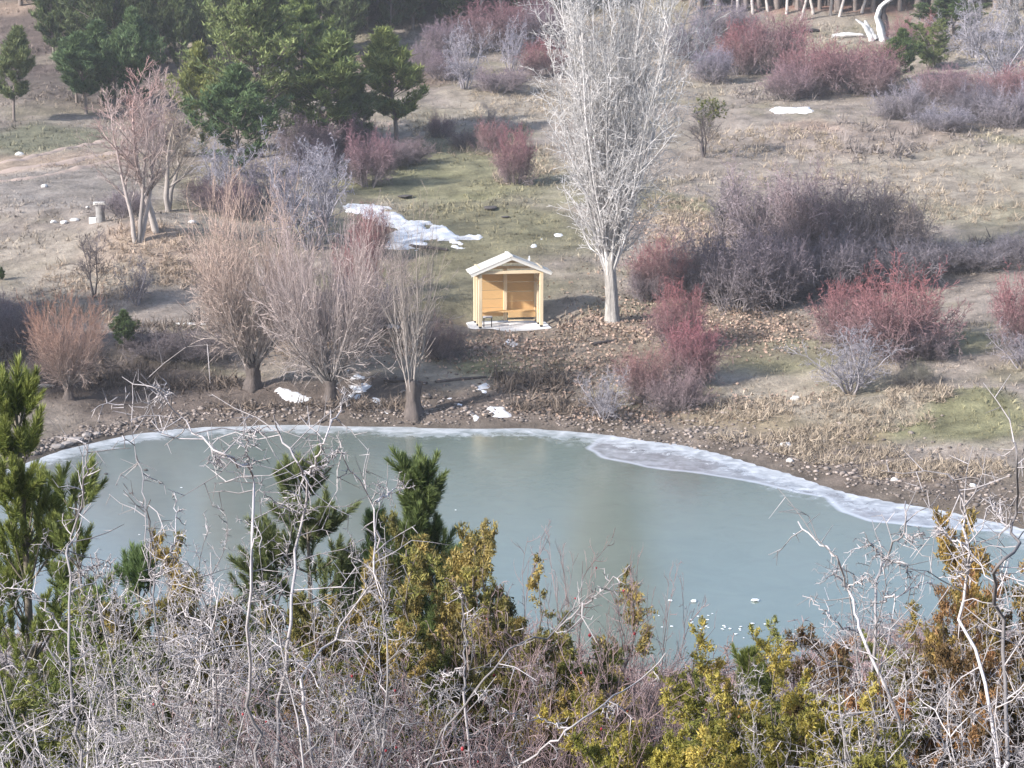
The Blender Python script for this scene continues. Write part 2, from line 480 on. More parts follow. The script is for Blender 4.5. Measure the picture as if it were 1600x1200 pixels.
# frozen pond: a sheet of ice with the outline of the basin
bx0, bx1, by0, by1 = POND[:, 0].min() - 1, POND[:, 0].max() + 1, POND[:, 1].min() - 1, POND[:, 1].max() + 1
ix, iy = np.arange(bx0, bx1, .25), np.arange(by0, by1, .22)
IX, IY = np.meshgrid(ix, iy); ID = pond_d(IX, IY)
SH = np.array([on_plane(*p) for p in [(912, 700), (940, 716), (1010, 730), (1100, 740), (1180, 755), (1250, 772), (1290, 778), (1310, 800), (1360, 815), (1450, 824), (1560, 830), (1700, 870),
                                      (1750, 700), (1300, 660), (1000, 640)]])
def in_poly(x, y, P):
    ins = np.zeros(x.shape, bool)
    for (ax, ay), (bx, by) in zip(P, np.roll(P, -1, 0)):
        c_ = (ay > y) != (by > y); ins ^= c_ & (x < ax + (y - ay) * (bx - ax) / ((by - ay) or 1e-9))
    return ins
def poly_dist(x, y, P):
    best = np.full(x.shape, 1e9)
    for (ax, ay), (bx, by) in zip(P, np.roll(P, -1, 0)):
        ex, ey = bx - ax, by - ay
        t = np.clip(((x - ax) * ex + (y - ay) * ey) / (ex * ex + ey * ey + 1e-12), 0, 1)
        best = np.minimum(best, (x - ax - t * ex) ** 2 + (y - ay - t * ey) ** 2)
    d = np.sqrt(best); return np.where(in_poly(x, y, P), d, -d)
SD = poly_dist(IX + .15 * fbm(IX, IY, 1.2, 3), IY + .2 * fbm(IX, IY, 1.5, 3, 4.), SH)
keep = ID < .9
idx = np.arange(IX.size).reshape(IX.shape)
Q = np.stack([idx[:-1, :-1], idx[:-1, 1:], idx[1:, 1:], idx[1:, :-1]], -1)
kq = keep[:-1, :-1] | keep[1:, 1:]
Q = Q[kq]
used = np.unique(Q); remap = np.zeros(IX.size, int); remap[used] = np.arange(len(used))
m_ice, nt, b = new_mat("pond_ice")
geo = nt.nodes.new("ShaderNodeNewGeometry"); pos = geo.outputs["Position"]
rim = attr(nt, "rim").outputs["Fac"]; shelf = attr(nt, "shelf").outputs["Fac"]
n1 = noise(nt, .25, 4, .6, pos); n2 = noise(nt, 2.2, 6, .7, pos, .6); n3 = noise(nt, 9, 5, .7, pos)
c = mixc(nt, mth(nt, 'MULTIPLY', n1, 1.0), (.12, .155, .125), (.165, .20, .165))
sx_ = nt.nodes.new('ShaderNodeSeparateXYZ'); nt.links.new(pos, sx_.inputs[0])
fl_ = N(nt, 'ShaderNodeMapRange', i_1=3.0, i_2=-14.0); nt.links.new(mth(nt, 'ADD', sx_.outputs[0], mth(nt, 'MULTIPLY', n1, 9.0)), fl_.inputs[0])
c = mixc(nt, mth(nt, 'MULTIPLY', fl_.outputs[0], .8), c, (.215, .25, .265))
n5 = noise(nt, .9, 6, .7, pos, 1.2)
c = mixc(nt, 1.0, c, gray(nt, mth(nt, 'MULTIPLY_ADD', n5, .34, .83)), 'MULTIPLY')
# old grey shelf ice along the right bank, its refrozen edge whiter
shm = N(nt, "ShaderNodeMapRange", i_1=-.05, i_2=.12); nt.links.new(shelf, shm.inputs[0])
c = mixc(nt, mth(nt, 'MULTIPLY', shm.outputs[0], .85), c, mixc(nt, mth(nt, "MULTIPLY_ADD", n2, 3.0, -1.0), (.20, .20, .22), (.50, .52, .55)))
ed = mth(nt, 'SUBTRACT', 1.0, mth(nt, 'MULTIPLY', mth(nt, 'ABSOLUTE', mth(nt, 'SUBTRACT', shelf, .10)), 7.0))
ed = mth(nt, 'MULTIPLY', mth(nt, 'MAXIMUM', ed, 0.0), .75)
c = mixc(nt, ed, c, (.62, .66, .72))
n4 = noise(nt, .35, 3, .6, pos)
rw = mth(nt, 'SUBTRACT', mth(nt, 'ADD', mth(nt, 'MULTIPLY_ADD', n2, 2.6, -1.35), mth(nt, 'MULTIPLY', n4, 1.7)), rim)
rmr = N(nt, "ShaderNodeMapRange", i_1=-.7, i_2=.4); nt.links.new(rw, rmr.inputs[0])
c = mixc(nt, mth(nt, 'MULTIPLY', rmr.outputs[0], .8), c, mixc(nt, mth(nt, 'MULTIPLY_ADD', n2, 2.6, -.8), (.26, .28, .29), (.66, .68, .70)))
spk = N(nt, "ShaderNodeMapRange", i_1=.72, i_2=.78); nt.links.new(n3, spk.inputs[0])
c = mixc(nt, mth(nt, 'MULTIPLY', spk.outputs[0], .25), c, (.6, .62, .65))
nt.links.new(c, b.inputs["Base Color"])
rr = mth(nt, 'MULTIPLY_ADD', n2, .08, .10)
rr = mth(nt, 'MAXIMUM', rr, mth(nt, 'MULTIPLY', rmr.outputs[0], .7))
nt.links.new(rr, b.inputs["Roughness"]); b.inputs["IOR"].default_value = 1.85; b.inputs["Specular IOR Level"].default_value = .5
bp = nt.nodes.new("ShaderNodeBump"); bp.inputs["Strength"].default_value = .25; bp.inputs["Distance"].default_value = .01
nt.links.new(n2, bp.inputs["Height"]); nt.links.new(bp.outputs[0], b.inputs["Normal"])
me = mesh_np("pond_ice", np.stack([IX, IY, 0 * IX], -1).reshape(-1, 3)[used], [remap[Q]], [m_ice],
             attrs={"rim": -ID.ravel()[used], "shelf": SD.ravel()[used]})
tag(link("frozen_pond", me), kind="structure")

# dirt track on the left slope
m_track = plain_mat("track_earth", (.36, .28, .235), .95, .35, 3.0, .5)
def strip(pts, half, lift, name):
    P = np.array([at(*p)[:2] for p in pts]); t = np.linspace(0, len(P) - 1, 90)
    cx = np.interp(t, range(len(P)), P[:, 0]); cy = np.interp(t, range(len(P)), P[:, 1])
    T = nrm(np.stack([np.gradient(cx), np.gradient(cy)], -1)); Nn = np.stack([-T[:, 1], T[:, 0]], -1)
    u = np.linspace(-1, 1, 7)
    hw = half * (1 + .35 * fbm(cx, cy, 2.0, 2))
    GX = cx[:, None] + Nn[:, :1] * u * hw[:, None]; GY = cy[:, None] + Nn[:, 1:] * u * hw[:, None]
    GZ = ground(GX, GY) + lift * (1 - np.abs(u) ** 2 * 1.6)[None]
    idx = np.arange(GX.size).reshape(GX.shape)
    Q = np.stack([idx[:-1, :-1], idx[:-1, 1:], idx[1:, 1:], idx[1:, :-1]], -1).reshape(-1, 4)
    tag(link(name, mesh_np(name, np.stack([GX, GY, GZ], -1).reshape(-1, 3), [Q], [m_track], smooth=True)), kind="structure")
strip([(-60, 275), (40, 262), (110, 252), (175, 240), (260, 228)], .45, .07, "dirt_track")
strip([(-60, 292), (40, 280), (120, 262), (180, 250)], .35, .06, "dirt_track")
strip([(-60, 262), (30, 250), (100, 232), (160, 220)], .3, .06, "dirt_track")

# snow patches
m_snow, nt, b = new_mat("snow")
b.inputs["Roughness"].default_value = .7
geo = nt.nodes.new("ShaderNodeNewGeometry")
nt.links.new(mixc(nt, mth(nt, "MULTIPLY_ADD", noise(nt, 2.5, 6, .75, geo.outputs["Position"]), 3.2, -.95), (.46, .43, .40), (.84, .85, .87)), b.inputs["Base Color"])
bp = nt.nodes.new("ShaderNodeBump"); bp.inputs["Strength"].default_value = .5; bp.inputs["Distance"].default_value = .03
nt.links.new(noise(nt, 6, 5, .6, geo.outputs["Position"]), bp.inputs["Height"]); nt.links.new(bp.outputs[0], b.inputs["Normal"])
def snow(pts, name="snow", rag=.35, thick=.10, label=None, icy=False):
    P = np.array([at(*p)[:2] for p in pts])
    x0, x1 = P[:, 0].min() - .5, P[:, 0].max() + .5; y0, y1 = P[:, 1].min() - .7, P[:, 1].max() + .7
    st = .09
    GX, GY = np.meshgrid(np.arange(x0, x1, st), np.arange(y0, y1, st * 1.4))
    D = poly_dist(GX, GY, P) + rag * (fbm(GX, GY, 1.1, 4, x0 * .37) + .8 * fbm(GX, GY, .45, 3, 3.7)) - (.9 * sstep(.42, .62, fbm(GX, GY, .8, 3, 5.5)) if rag > .4 else 0)
    GZ = ground(GX, GY) - .04 + (thick + .05) * sstep(-.02, .16, D)
    idx = np.arange(GX.size).reshape(GX.shape)
    Q = np.stack([idx[:-1, :-1], idx[:-1, 1:], idx[1:, 1:], idx[1:, :-1]], -1)
    k = (D[:-1, :-1] > -.04) | (D[1:, 1:] > -.04); Q = Q[k]
    if len(Q) == 0: return
    used = np.unique(Q); rm = np.zeros(GX.size, int); rm[used] = np.arange(len(used))
    me = mesh_np(name, np.stack([GX, GY, GZ], -1).reshape(-1, 3)[used], [rm[Q]], [m_snow], smooth=True)
    tag(link(name, me), label, kind="stuff")
snow([(536, 318), (575, 316), (612, 326), (640, 345), (690, 352), (708, 366), (745, 366), (757, 372), (735, 380), (712, 393), (690, 382), (672, 378), (655, 388), (600, 390), (598, 375), (612, 362), (585, 342), (545, 330)],
     rag=.6, thick=.055, label="long white snow patch on the grass behind the shelter")
snow([(822, 408), (828, 396), (832, 410)], rag=.3, thick=.03); snow([(824, 392), (836, 376), (838, 384), (830, 394)], rag=.3, thick=.03)
snow([(838, 374), (852, 366), (858, 370), (844, 378)], rag=.35, thick=.03); snow([(852, 372), (880, 362), (882, 370), (862, 378)], rag=.35, thick=.03)
for pts in [[(540, 577), (565, 582), (573, 592), (555, 590)], [(552, 604), (578, 603), (576, 613), (554, 613)], [(578, 618), (596, 624), (606, 646), (592, 640)],
            [(702, 622), (714, 624), (756, 656), (742, 658)], [(740, 603), (762, 596), (764, 602), (744, 610)], [(760, 634), (785, 636), (796, 652), (770, 650)],
            [(430, 608), (450, 610), (480, 622), (470, 630), (440, 620)], [(606, 508), (618, 508), (618, 514), (608, 514)], [(545, 618), (565, 616), (560, 624)],
            [(780, 528), (806, 530), (800, 540), (784, 538)]]:
    snow(pts, rag=.34, thick=.025)

# ------------------------------------------------------------------ ground clutter (stuff)
m_tuft, nt, b = new_mat("grass_blades")
nt.links.new(attr(nt, "Col").outputs["Color"], b.inputs["Base Color"]); b.inputs["Roughness"].default_value = .8
m_snowfree = m_tuft
def scatter(n, x0, x1, y0, y1, rng, power=1.0):
    y = y0 + (y1 - y0) * rng.random(n) ** power
    x = (x0 + (x1 - x0) * rng.random(n)) * y / 100.0
    return x, y
rg = np.random.default_rng(21)
x, y = scatter(60000, -30, 30, 50, 150, rg, 1.1)
d = pond_d(x, y); far_side = d > 1.0
x, y, d = x[far_side], y[far_side], d[far_side]
dens = .25 + .75 * sstep(-.25, .3, fbm(x, y, 1.8, 3, 12.))
k = rg.random(len(x)) < dens * sstep(.5, 4, d)
k &= ~((np.abs(x - SHED[0]) < 1.8) & (np.abs(y - SHED[1] + .8) < 2.1))
x, y = x[k], y[k]; z = ground(x, y); n = len(x)
col = cover(x, y); col = col * (.8 + .6 * rg.random((n, 1))) + np.array([.05, .04, .025]) * rg.random((n, 1))
h = (.07 + .12 * rg.random(n)) * (1 + (y - 70) / 110) * (.8 + .7 * fbm(x, y, 4, 2, 3.))
mB = 6
c0 = np.stack([x, y, z - .02], -1)
V, Fc, _ = tufts(c0, np.tile([0, 0, 1.], (n, 1)), np.maximum(h, .05), mB, rg, .55, .13, back=.8)
cc = np.repeat(col, mB * 3, 0) * np.tile([[.8], [.8], [1.15]], (n * mB, 1))
me = mesh_np("dry_grass", V, [Fc], [m_tuft], colors=np.clip(cc, 0, .7))
tag(link("dry_grass", me), "short dry tufts of winter grass all over the bank", kind="stuff")
# taller straw clumps
def straw(name, spots, n, hh, colr, label):
    Vs = []; Cs = []
    for (px, py, w, h) in spots:
        p = at(px, py); q1 = at(px, py - h); q2 = at(px, py + h); W_ = w * depth(p) / F
        xs = p[0] + W_ * rg.uniform(-1, 1, n); ys = rg.uniform(q2[1], q1[1], n)
        kk = pond_d(xs, ys) > .7; xs, ys = xs[kk], ys[kk]
        if len(xs) == 0: continue
        c0 = np.stack([xs, ys, ground(xs, ys) - .03], -1)
        hv = hh * (.5 + .8 * rg.random(len(xs)))
        V, Fc, _ = tufts(c0, np.tile([0.1, -.2, .8], (len(xs), 1)), hv, 14, rg, .95, .055, back=.7)
        Vs.append(V); Cs.append(np.repeat(np.array(colr) * (.6 + .65 * rg.random((len(xs), 1))), 14 * 3, 0))
    V = np.concatenate(Vs); Cc = np.concatenate(Cs)
    me = mesh_np(name, V, [np.arange(len(V)).reshape(-1, 3)], [m_tuft], colors=np.clip(Cc, 0, .75))
    tag(link(name, me), label, kind="stuff")
straw("straw_grass", [(1370, 655, 80, 22), (1250, 640, 90, 18), (1150, 640, 60, 16), (1440, 620, 50, 12), (1300, 680, 60, 12), (1180, 690, 90, 10), (1330, 715, 80, 10), (1420, 735, 70, 10), (1500, 735, 70, 12), (1250, 705, 60, 8)], 170, .27, (.36, .295, .225),
      "pale matted straw grass on the bank right of the reddish bushes")
straw("straw_grass", [(240, 390, 70, 40), (140, 440, 80, 30), (90, 490, 90, 16), (290, 430, 40, 20)], 160, .3, (.42, .33, .25), "bleached dry grass on the mound at the left")
straw("straw_grass", [(840, 160, 110, 26), (1040, 330, 70, 20), (1100, 370, 90, 34), (1200, 220, 110, 20), (1480, 320, 120, 30), (1330, 260, 200, 30), (730, 220, 90, 24), (820, 260, 50, 30)], 210, .32, (.38, .31, .23), "dry pale grass clumps across the slope")
straw("dead_weeds", [(1430, 215, 110, 24), (1500, 395, 110, 20), (1380, 240, 60, 14), (1210, 150, 60, 10)], 70, .5, (.22, .19, .175), "thin grey dead weeds standing on the slope")
straw("dead_weeds", [(300, 520, 110, 16), (60, 560, 100, 18), (250, 600, 120, 10), (480, 640, 160, 8), (830, 600, 60, 14), (880, 640, 80, 12)], 130, .4, (.19, .15, .12), "brown dead weeds along the muddy shore")
# fallen leaves
x, y = [], []
for (px, py, w, h, n) in [(960, 510, 120, 22, 3500), (760, 545, 110, 14, 2200), (1100, 480, 140, 40, 3500), (900, 580, 120, 30, 2600), (1180, 520, 90, 26, 2200), (1080, 370, 70, 40, 1400), (600, 540, 120, 20, 1500), (1000, 640, 170, 20, 2000)]:
    p = at(px, py); q1 = at(px, py - h); q2 = at(px, py + h)
    n = int(n * .6)
    x.append(p[0] + w * depth(p) / F * rg.normal(size=n) * .7); y.append((q1[1] + q2[1]) / 2 + (q1[1] - q2[1]) / 2 * rg.normal(size=n) * .7)
x = np.concatenate(x); y = np.concatenate(y); k = (pond_d(x, y) > .4) & ~((np.abs(x - SHED[0]) < 1.75) & (np.abs(y - SHED[1] + .6) < 2.0)); x, y = x[k], y[k]; n = len(x)
z = ground(x, y) + .03
u = nrm(rg.normal(size=(n, 3)) * [1, 1, .5]); v = nrm(np.cross(u, rg.normal(size=(n, 3)))); s = (.03 + .055 * rg.random((n, 1)))
c0 = np.stack([x, y, z + .03 * rg.random(n)], -1)
V = np.stack([c0 - u * s, c0 - v * s * .6, c0 + u * s, c0 + v * s * .6], 1).reshape(-1, 3)
col = np.array([.33, .235, .185]) * (.45 + 1.0 * rg.random((n, 1))) + np.array([.06, .05, .03]) * rg.random((n, 1))
me = mesh_np("fallen_leaves", V, [np.arange(n * 4).reshape(-1, 4)], [m_tuft], colors=np.clip(np.repeat(col, 4, 0), 0, .7))
tag(link("fallen_leaves", me), "pinkish brown fallen leaves lying under the poplar and the bushes", kind="stuff")

# stones
import bmesh
m_stone = plain_mat("stone", (.30, .27, .25), .9, .35, 5.0, .4)
m_pale = plain_mat("pale_stone", (.72, .70, .67), .85, .2, 7.0, .3)
m_dark = plain_mat("dark_stone", (.09, .08, .075), .9, .3, 7.0)
def rock_mesh(seed, mat, flat=.6, sub=2):
    bm = bmesh.new(); bmesh.ops.create_icosphere(bm, subdivisions=sub, radius=1)
    r = random.Random(seed); ax = [Vector((r.gauss(0, 1), r.gauss(0, 1), r.gauss(0, 1))).normalized() for _ in range(7)]
    for v in bm.verts:
        q = v.co.copy(); s = 1.0
        for a in ax:
            dd = q.dot(a)
            if dd > .62: s = min(s, .62 / dd + .08)
        v.co = q * s; v.co.z *= flat
    me = bpy.data.meshes.new("stone"); bm.to_mesh(me); bm.free(); me.materials.append(mat); return me
rocks = [rock_mesh(i, m_stone) for i in range(4)]
base = rocks[0]; bv = np.array([v.co[:] for v in rock_mesh(9, m_stone, .6, 1).vertices]); bf = np.array([p.vertices[:] for p in rock_mesh(9, m_stone, .6, 1).polygons])
n = 4200
tt = rg.random(n) * (len(far_px) - 1); fx = np.interp(tt, range(len(far_px)), [p[0] for p in far_px]); fy = np.interp(tt, range(len(far_px)), [p[1] for p in far_px])
d0 = np.array([ray(a, b_) for a, b_ in zip(fx, fy)]); tz = -CAMZ / d0[:, 2]
wide = np.interp(fx, [0, 300, 800, 1100, 1350, 1600], [1.2, 1.0, 1.3, 1.7, 2.4, 2.6])
x = d0[:, 0] * tz + rg.normal(size=n) * .4; y = d0[:, 1] * tz + .05 + np.abs(rg.normal(size=n)) * wide
dd = pond_d(x, y); k = (dd > .05); x, y = x[k], y[k]; n = len(x)
s = .03 + .055 * rg.random(n) ** 2 + .05 * (rg.random(n) < .06)
z = ground(x, y) + s * .15
th = rg.random(n) * 6.28; cs, sn = np.cos(th), np.sin(th)
bx = bv[None, :, 0] * s[:, None] * (1 + .5 * rg.random((n, 1))); by = bv[None, :, 1] * s[:, None]; bz = bv[None, :, 2] * s[:, None]
V = np.stack([x[:, None] + bx * cs[:, None] - by * sn[:, None], y[:, None] + bx * sn[:, None] + by * cs[:, None], z[:, None] + bz], -1).reshape(-1, 3)
Fc = (bf[None] + (np.arange(n) * len(bv))[:, None, None]).reshape(-1, 3)
col = np.array([.25, .21, .185]) * (.4 + 1.1 * rg.random((n, 1)) ** 1.5)
me = mesh_np("shore_rubble", V, [Fc], [m_tuft], colors=np.repeat(np.clip(col, 0, .6), len(bv), 0))
tag(link("shore_rubble", me), "loose small stones and clods along the pond's edge", kind="stuff")
def stone(px, py, wpx, label, mat=None, group=None, flat=.6, z=None, name="stone", cat="stone"):
    p = at(px, py)
    if z is not None: q = on_plane(px, py, z); p = np.array([q[0], q[1], z])
    o = link(name, (mat or rnd.choice(rocks))); k = wpx * depth(p) / F / 1.7
    o.location = (p[0], p[1], p[2] + k * .2); o.scale = (k, k * .8, k * flat * 1.3); o.rotation_euler = (0, 0, rnd.uniform(0, 6)); tag(o, label, cat, group)
    return o
pale_rocks = [rock_mesh(20 + i, m_pale, .7) for i in range(3)]; dark_rocks = [rock_mesh(30 + i, m_dark, .6) for i in range(2)]
stone(1228, 697, 18, "white stone lying alone on the brown bank above the grey shelf ice", pale_rocks[0])
stone(1398, 751, 13, "pale rounded stone in the stony mud at the right shore", pale_rocks[1])
stone(1520, 760, 12, "small pale stone far right on the dark stony shore", pale_rocks[2])
stone(1243, 624, 16, "white stone at the foot of the grey and red bush", pale_rocks[2])
stone(1234, 721, 12, "light stone right at the water's edge below the lone white stone", pale_rocks[1])
stone(31, 243, 16, "pale boulder beside the dirt track at the far left", pale_rocks[1])
stone(70, 292, 12, "small pale stone on the bare slope below the dirt track", pale_rocks[0])
stone(300, 348, 12, "white stone at the foot of the bare trees right of the stone pillar", pale_rocks[0])
for px, py, w in [(118, 690, 24), (135, 683, 18), (105, 696, 18), (152, 680, 14), (90, 700, 20)]:
    stone(px, py, w, "grey boulder at the left end of the frozen shore", None, "boulders at the left end of the shore")
for i, (px, py, w, l) in enumerate([(166, 741, 7, "small dark stone frozen on the ice, leftmost of four"), (228, 735, 7, "small dark stone on the ice nearest the left shore rim"),
                      (205, 771, 7, "small dark stone on the ice, lowest of the four"), (251, 755, 7, "small dark stone on the ice, rightmost of the four")]):
    stone(px, py, w, l, dark_rocks[i % 2], "dark stones lying on the ice", z=0.005)
# ice chunks on the pond
m_chip = plain_mat("white_ice", (.85, .87, .88), .5, .08, 9.0)
chips = [rock_mesh(50 + i, m_chip, .35, 1) for i in range(3)]
stone(1180, 939, 15, "largest white ice lump on the open ice, rightmost of three", chips[0], "white ice lumps on the pond", .5, .005, "ice_lump", "ice lump")
stone(1084, 940, 13, "white ice lump on the pond, middle of three in a row", chips[1], "white ice lumps on the pond", .5, .005, "ice_lump", "ice lump")
stone(1047, 939, 9, "faint small ice lump, leftmost of three in a row", chips[2], "white ice lumps on the pond", .4, .005, "ice_lump", "ice lump")
for i in range(34):
    px, py = (rnd.gauss(1110, 50), rnd.gauss(978, 16)) if i < 28 else (rnd.uniform(180, 1300), rnd.uniform(740, 900))
    if i < 28 and not (990 < px < 1230 and 950 < py < 1010): px, py = rnd.uniform(1010, 1210), rnd.uniform(955, 1005)
    stone(px, py, rnd.uniform(3.5, 7) if i < 28 else 4, "tiny white ice chip scattered on the frozen pond", chips[i % 3], "tiny ice chips on the pond", .35, .004, "ice_chip", "ice chip")

# ================================================================== THE WOODEN SHELTER
m_wood = plain_mat("new_pine_wood", (.60, .385, .175), .65, .16, 3.0, .1, (1.5, 1.5, 14), .35)
m_wood2 = plain_mat("pale_post_wood", (.72, .58, .38), .65, .14, 3.0, .1, (12, 12, 1.2), .35)
m_white = plain_mat("white_fascia", (.74, .71, .64), .5, .05, 3.0)
m_conc = plain_mat("concrete_slab", (.74, .73, .71), .9, .12, 5.0, .3)
m_black = plain_mat("black_metal_and_hollow", (.02, .02, .02), .5, .1)
m_steel = plain_mat("grey_metal", (.42, .43, .45), .45, .1)
shed = tag(link("wooden_shelter", None), "small open wooden shelter with white gable roof on a concrete slab by the frozen pond", "shelter")
shed.location = (SHED[0], SHED[1], 1.27); shed.rotation_euler = (0, 0, math.radians(9))
def sp(name, dims, mat, loc=(0, 0, 0), rot=(0, 0, 0), bev=.006, parent=None, me=None):
    me = me or box_mesh(name, -dims[0] / 2, dims[0] / 2, -dims[1] / 2, dims[1] / 2, 0, dims[2], mat, bev)
    o = link(name, me, parent or shed); o.location = loc; o.rotation_euler = rot; return o
sp("concrete_slab", (2.92, 1.85, .32), m_conc, (0, 0, -.22), bev=.015)
Zf = .10
HW = 1.12; YF = -.62; YB = .62; PH = 1.90
post = box_mesh("post", -.065, .065, -.065, .065, 0, PH, m_wood2, .008)
foot = box_mesh("post_foot", -.05, .05, -.05, .05, 0, .07, m_black, .01)
for (x, y) in [(-HW, YF), (HW, YF), (-HW, YB), (HW, YB), (-HW, -.05), (HW, -.05)]:
    p = sp("post", None, None, (x, y, Zf + .07), me=post); link("post_foot", foot, p).location = (0, 0, -.07)
sp("post", None, None, (-.02, YB - .02, Zf + .07), me=post)
# back wall boards, five courses in each bay, the left bay reaches lower
bh = .30
for bay, (xa, xb, z0) in enumerate([(-HW + .07, -.09, .32), (.05, HW - .07, .52)]):
    nb = 5 if bay == 0 else 4
    hh_ = (1.94 - z0) / nb
    bm_ = box_mesh("wall_board", -(xb - xa) / 2, (xb - xa) / 2, -.012, .012, 0, hh_ - .012, m_wood, .005)
    for i in range(nb):
        sp("wall_board", None, None, ((xa + xb) / 2, YB + rnd.uniform(-.004, .004), z0 + i * hh_), me=bm_)
# side boards low on the left, narrow
for i in range(2):
    sp("side_rail", (.03, 1.1, .12), m_wood, (HW - .02, 0.0, .55 + i * 1.05))
# bench
sp("bench_seat", (2.05, .38, .045), m_wood, (0.0, YB - .24, .52))
sp("bench_front_board", (1.02, .03, .19), m_wood, (.54, YB - .44, .33))
sp("bench_rail", (1.0, .05, .05), m_wood2, (.54, YB - .40, .19))
# beams
sp("tie_beam", (2.36, .09, .11), m_wood2, (0, YF, Zf + PH + .07))
sp("tie_beam", (2.36, .09, .11), m_wood2, (0, YB, Zf + PH + .07))
sp("collar_beam", (1.1, .06, .09), m_wood2, (0, YB - .1, Zf + PH + .30))
for x in (-HW, HW):
    sp("eave_beam", (.09, 1.15, .10), m_wood2, (x, -.05, Zf + PH + .182))
# roof: two pitches, barge boards and boarding seen from below
apex = Zf + PH + .70; eave = Zf + PH + .10; RW = 1.47; pitch = math.atan2(apex - eave, RW)
Ls = math.hypot(RW, apex - eave)
m_under = plain_mat("roof_boarding", (.45, .32, .18), .8, .15, 3.0)
m_roof = plain_mat("white_roof_sheet", (.60, .57, .51), .5, .06, 2.0)
for sgn in (-1, 1):
    for i in range(8):      # boarding planks running along the ridge
        u0, u1 = i * Ls / 8 + .004, (i + 1) * Ls / 8 - .004
        def pt(u, w): return (sgn * (u * math.cos(pitch) + w * math.sin(pitch)), apex - u * math.sin(pitch) + w * math.cos(pitch))
        me = prism_mesh("roof_board", [pt(u0, -.035), pt(u1, -.035), pt(u1, -.012), pt(u0, -.012)], -.74, .40, m_under)
        link("roof_board", me, shed)
    def pt(u, w): return (sgn * (u * math.cos(pitch) + w * math.sin(pitch)), apex - u * math.sin(pitch) + w * math.cos(pitch))
    link("roof_sheet", prism_mesh("roof_sheet", [pt(0.0, -.008), pt(Ls + .03, -.008), pt(Ls + .03, .022), pt(0.0, .022)], -.78, .42, m_roof), shed)
    for yy in (-.77, .392):
        th = .10 if sgn < 0 else .08
        link("barge_board", prism_mesh("barge_board", [pt(.012, -.012 - th), pt(Ls + .02, -.012 - th), pt(Ls + .02, -.012), pt(.012, -.012)], yy, yy + .024, m_white), shed)
sp("ridge_cap", (.12, 1.2, .03), m_white, (0, -.18, apex + .012))
# steel stool in the shelter
stool = tag(link("metal_stool", None), "small grey metal stool standing at the left front inside the shelter", "stool")
c9, s9 = math.cos(math.radians(9)), math.sin(math.radians(9))
lx, ly = -.80, -.30
stool.location = (SHED[0] + lx * c9 - ly * s9, SHED[1] + lx * s9 + ly * c9, 1.27 + .10)
link("seat", box_mesh("seat", -.17, .17, -.15, .15, .34, .375, m_steel, .01), stool)
lg = box_mesh("leg", -.016, .016, -.016, .016, 0, .338, m_black, .003)
for x in (-.14, .14):
    for y in (-.12, .12): link("leg", lg, stool).location = (x, y, 0)

# ================================================================== SPECIES
dome_tip = lambda l, h: .35 * l + .95 * h - .18
m_shrub = wood_mat("shrub_stems", (.20, .175, .175), None, True, .6, 1.5, 5.0)
m_greyshrub = wood_mat("thorn_bark", (.36, .335, .325), (.43, .395, .395), False, .35, 1.45, 14.0)
def kind_from(name, out, mats, sides=(6, 4, 3, 3, 3), split=1, names=("stems", "twigs"), rng=None):
    H, W = extent(out); parts = []
    for nm, sl, mt in ((names[0], out[:split], mats[0]), (names[1], out[split:], mats[1])):
        V, Q, A = tubes(sl, sides if nm == names[0] else sides[split:], rng)
        parts.append((nm, mesh_np(name + "_" + nm, V, [Q], [mt], A, smooth=True)))
    return Kind(name, parts, H, W)
def fan(rng, n, spread, base_r=.25, up=1.0):
    a = rng.random(n) * 6.283; r = spread * np.sqrt(rng.random(n))
    D = np.stack([np.cos(a) * r, np.sin(a) * r, np.full(n, up)], -1)
    S = np.stack([np.cos(a) * base_r * rng.random(n), np.sin(a) * base_r * rng.random(n), np.zeros(n)], -1)
    return S, nrm(D)
def make_dome(seed, spread=1.5, n0=34, H=1.7, r=.016, dense=1.0):
    rng = np.random.default_rng(seed); S, D = fan(rng, n0, spread, .45)
    L = .66 * H * (1.0 + .2 * rng.uniform(-1, 1, n0)) * (1.0 - .12 * (1 - D[:, 2]))
    return plant(seed, S, D, L, np.full(n0, r), [
        dict(n=12, ang=(15, 65), lr=.62, k=4, wig=.17, up=.02, rr=.6, rmin=.006, t0=.15, fall=.35),
        dict(n=int(9 * dense), ang=(25, 80), lr=.42, k=2, wig=.2, up=.02, rmin=.005, t0=.1),
        dict(n=2, ang=(20, 60), lr=.5, k=1, wig=.1, up=.03, rmin=.0045, t0=.2)], wig0=.15, up0=.03, k0=8, taper0=.10, tipfn=dome_tip)
domes = [kind_from("bush", make_dome(100 + i, [1.5, 1.1, 2.0, 1.4][i], [34, 30, 40, 36][i]), (m_shrub, m_shrub), (4, 3, 3, 3)) for i in range(4)]
def make_thornshrub(seed, H=2.2, n0=12, spread=1.0):
    rng = np.random.default_rng(seed); S, D = fan(rng, n0, spread, .3)
    L = H * (1 + .25 * rng.uniform(-1, 1, n0))
    return plant(seed, S, D, L, np.full(n0, .035), [
        dict(n=10, ang=(30, 75), lr=.42, k=4, wig=.22, up=.05, rr=.6, rmin=.012, t0=.15),
        dict(n=8, ang=(35, 80), lr=.42, k=3, wig=.25, up=.02, rmin=.008, t0=.1),
        dict(n=4, ang=(35, 80), lr=.45, k=1, wig=.1, up=.0, rmin=.006, t0=.2)], wig0=.14, up0=.04, k0=8)
m_frost = wood_mat("silvery_bark", (.26, .24, .25), None, True, .55, 1.4, 6.0)
thornshrubs = [kind_from("thorn_shrub", make_thornshrub(140 + i), (m_frost, m_frost), (5, 3, 3, 3)) for i in range(3)]
